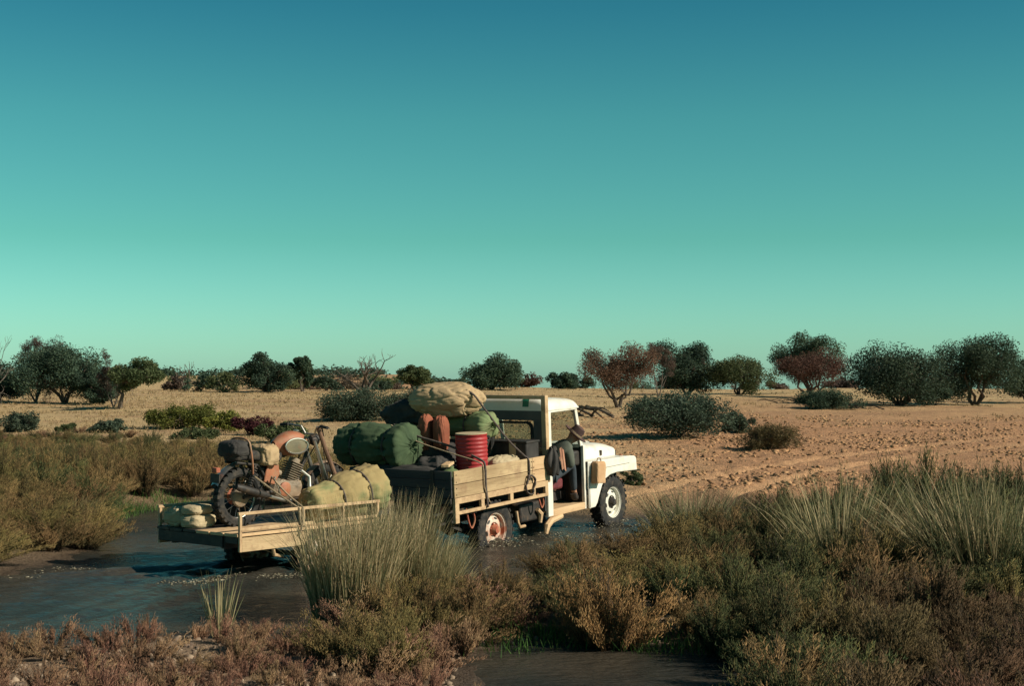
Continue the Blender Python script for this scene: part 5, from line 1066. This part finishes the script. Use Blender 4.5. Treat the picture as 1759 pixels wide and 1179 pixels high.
Ed = [('pel', 'spi'), ('spi', 'che'), ('che', 'nk0'), ('nk0', 'nk'), ('nk', 'hd0'), ('hd0', 'hd1'), ('hd1', 'hd2'), ('hd0', 'nose'), ('che', 'rs'), ('rs', 're'), ('re', 'rw'), ('rw', 'rh'), ('che', 'ls'), ('ls', 'le'), ('le', 'lw'), ('lw', 'lh'), ('pel', 'rhip'), ('rhip', 'rk'), ('rk', 'ra'), ('ra', 'rt'), ('pel', 'lhip'), ('lhip', 'lk'), ('lk', 'la'), ('la', 'lt')]
for s in 'rl':
    hx, hy, hz_ = J[s + 'h'][0]
    for k in range(5):
        oy = (-.03 + .02 * k) if k < 4 else .0; ln_ = (.055, .065, .062, .05, .035)[k]
        J[s + 'f%da' % k] = ((hx + (.03 if k < 4 else .0), hy + oy * .6, hz_ + oy * .5 + (0 if k < 4 else .035)), .010); J[s + 'f%db' % k] = ((hx + .03 + ln_ * .5, hy + oy * .8 + .02, hz_ + oy * .5 - (.03 if k < 4 else -.03)), .008)
        Ed += [(s + 'h', s + 'f%da' % k), (s + 'f%da' % k, s + 'f%db' % k)]
PE = skin_obj('person', J, Ed, SKIN); PE.matrix_world = TKM; tag(PE, 'driver in a brown brimmed hat leaning out of the open truck cab', 'person')
g = 1.28
def sub(keys, k=g): return {q: (J[q][0], tuple(r * k for r in J[q][1]) if isinstance(J[q][1], tuple) else J[q][1] * k) for q in keys}
s_keys = ['spi', 'pel', 'che', 'nk0', 'rs', 're', 'rw', 'ls', 'le', 'lw']; sh_ = sub(s_keys); sh_['nk0'] = (sh_['nk0'][0], .088); sh_['che'] = (sh_['che'][0], (.16, .14)); skin_obj('shirt', sh_, [e for e in Ed if e[0] in s_keys and e[1] in s_keys], SHIRT, PE)
t_keys = ['pel', 'rhip', 'rk', 'ra', 'lhip', 'lk', 'la']; skin_obj('trousers', sub(t_keys, 1.2), [e for e in Ed if e[0] in t_keys and e[1] in t_keys], JEANS, PE)
for s in 'rl':
    a_, b2_ = Vector(J[s + 'a'][0]), Vector(J[s + 't'][0]); MB().tube([a_ + Vector((-.02, 0, -.02)), a_ + Vector((0, 0, -.075)), b2_ + Vector((.02, 0, 0)), b2_ + Vector((.07, 0, 0))], [.05, .055, .048, .03], 10).build('boot', DARKM, PE)
ht = MB().lathe([(0, .125), (.05, .128), (.082, .115), (.092, .07), (.098, .01), (.10, .0), (.15, -.005), (.19, .012), (.192, .006), (.15, -.012), (.09, -.008)], n=32).build('hat', FELT, PE)
upv = (TKM.to_3x3().inverted() @ Vector((.66, -.10, .74))).normalized(); ht.location = Vector((1.985, -.757, 1.485)); ht.rotation_euler = upv.to_track_quat('Z', 'Y').to_euler()
MB().lathe([(.1, .002), (.103, .006), (.100, .028), (.096, .028)], n=32).build('hat_band', ROPE, ht)

# ---------------------------------------------------------------- froth and splashes
FOAM = leaf_mat('creek_froth', [(0, (.12, .10, .065)), (.6, (.22, .19, .125)), (1, (.42, .38, .28))], trans=.2, var=0, rough=.4)
fx, fy, fzz, fs = [], [], [], []
rs = np.random.default_rng(91)
def froth(cx, cy, n, sx, sy, zmax, s0, s1):
    fx.extend(cx + rs.normal(0, sx, n)); fy.extend(cy + rs.normal(0, sy, n)); fzz.extend(zmax * rs.uniform(0, 1, n) ** 3); fs.extend(rs.uniform(s0, s1, n) * rs.uniform(.4, 1.5, n))
for lx, k in ((0, 1.0), (2.95, .5)):
    p = tk_pt(lx, -.78); froth(p.x, p.y - .12, int(420 * k), .26, .12, .12, .005, .016); p2 = tk_pt(lx - .4, -.8); froth(p2.x, p2.y, int(150 * k), .2, .15, .12, .004, .012)
p = tk_pt(1.5, -.9); froth(p.x, p.y, 220, .55, .2, .03, .005, .016)
for t in np.linspace(0, 1, 30):
    q = on_plane(300 + 250 * t, 1003 - 16 * t + 3 * math.sin(t * 9), WZ); froth(q[0], q[1], 24, .13, .09, .02, .004, .012)
for t in np.linspace(0, 1, 20):
    q = on_plane(20 + 200 * t, 995 - 30 * t + 4 * math.sin(t * 12), WZ); froth(q[0], q[1], 6, .12, .05, .015, .004, .014)
X_, Y_, Z_, S_ = map(np.array, (fx, fy, fzz, fs))
_gz = ground_z
def flat_z(x, y): return Z_ + WZ + .012
ground_z = flat_z
fo = link('froth', lumps('froth', X_, Y_, S_, FOAM, 5, .4, .1)); ground_z = _gz
tag(fo, 'pale froth and drops thrown up by the wheels', 'froth', kind='stuff')
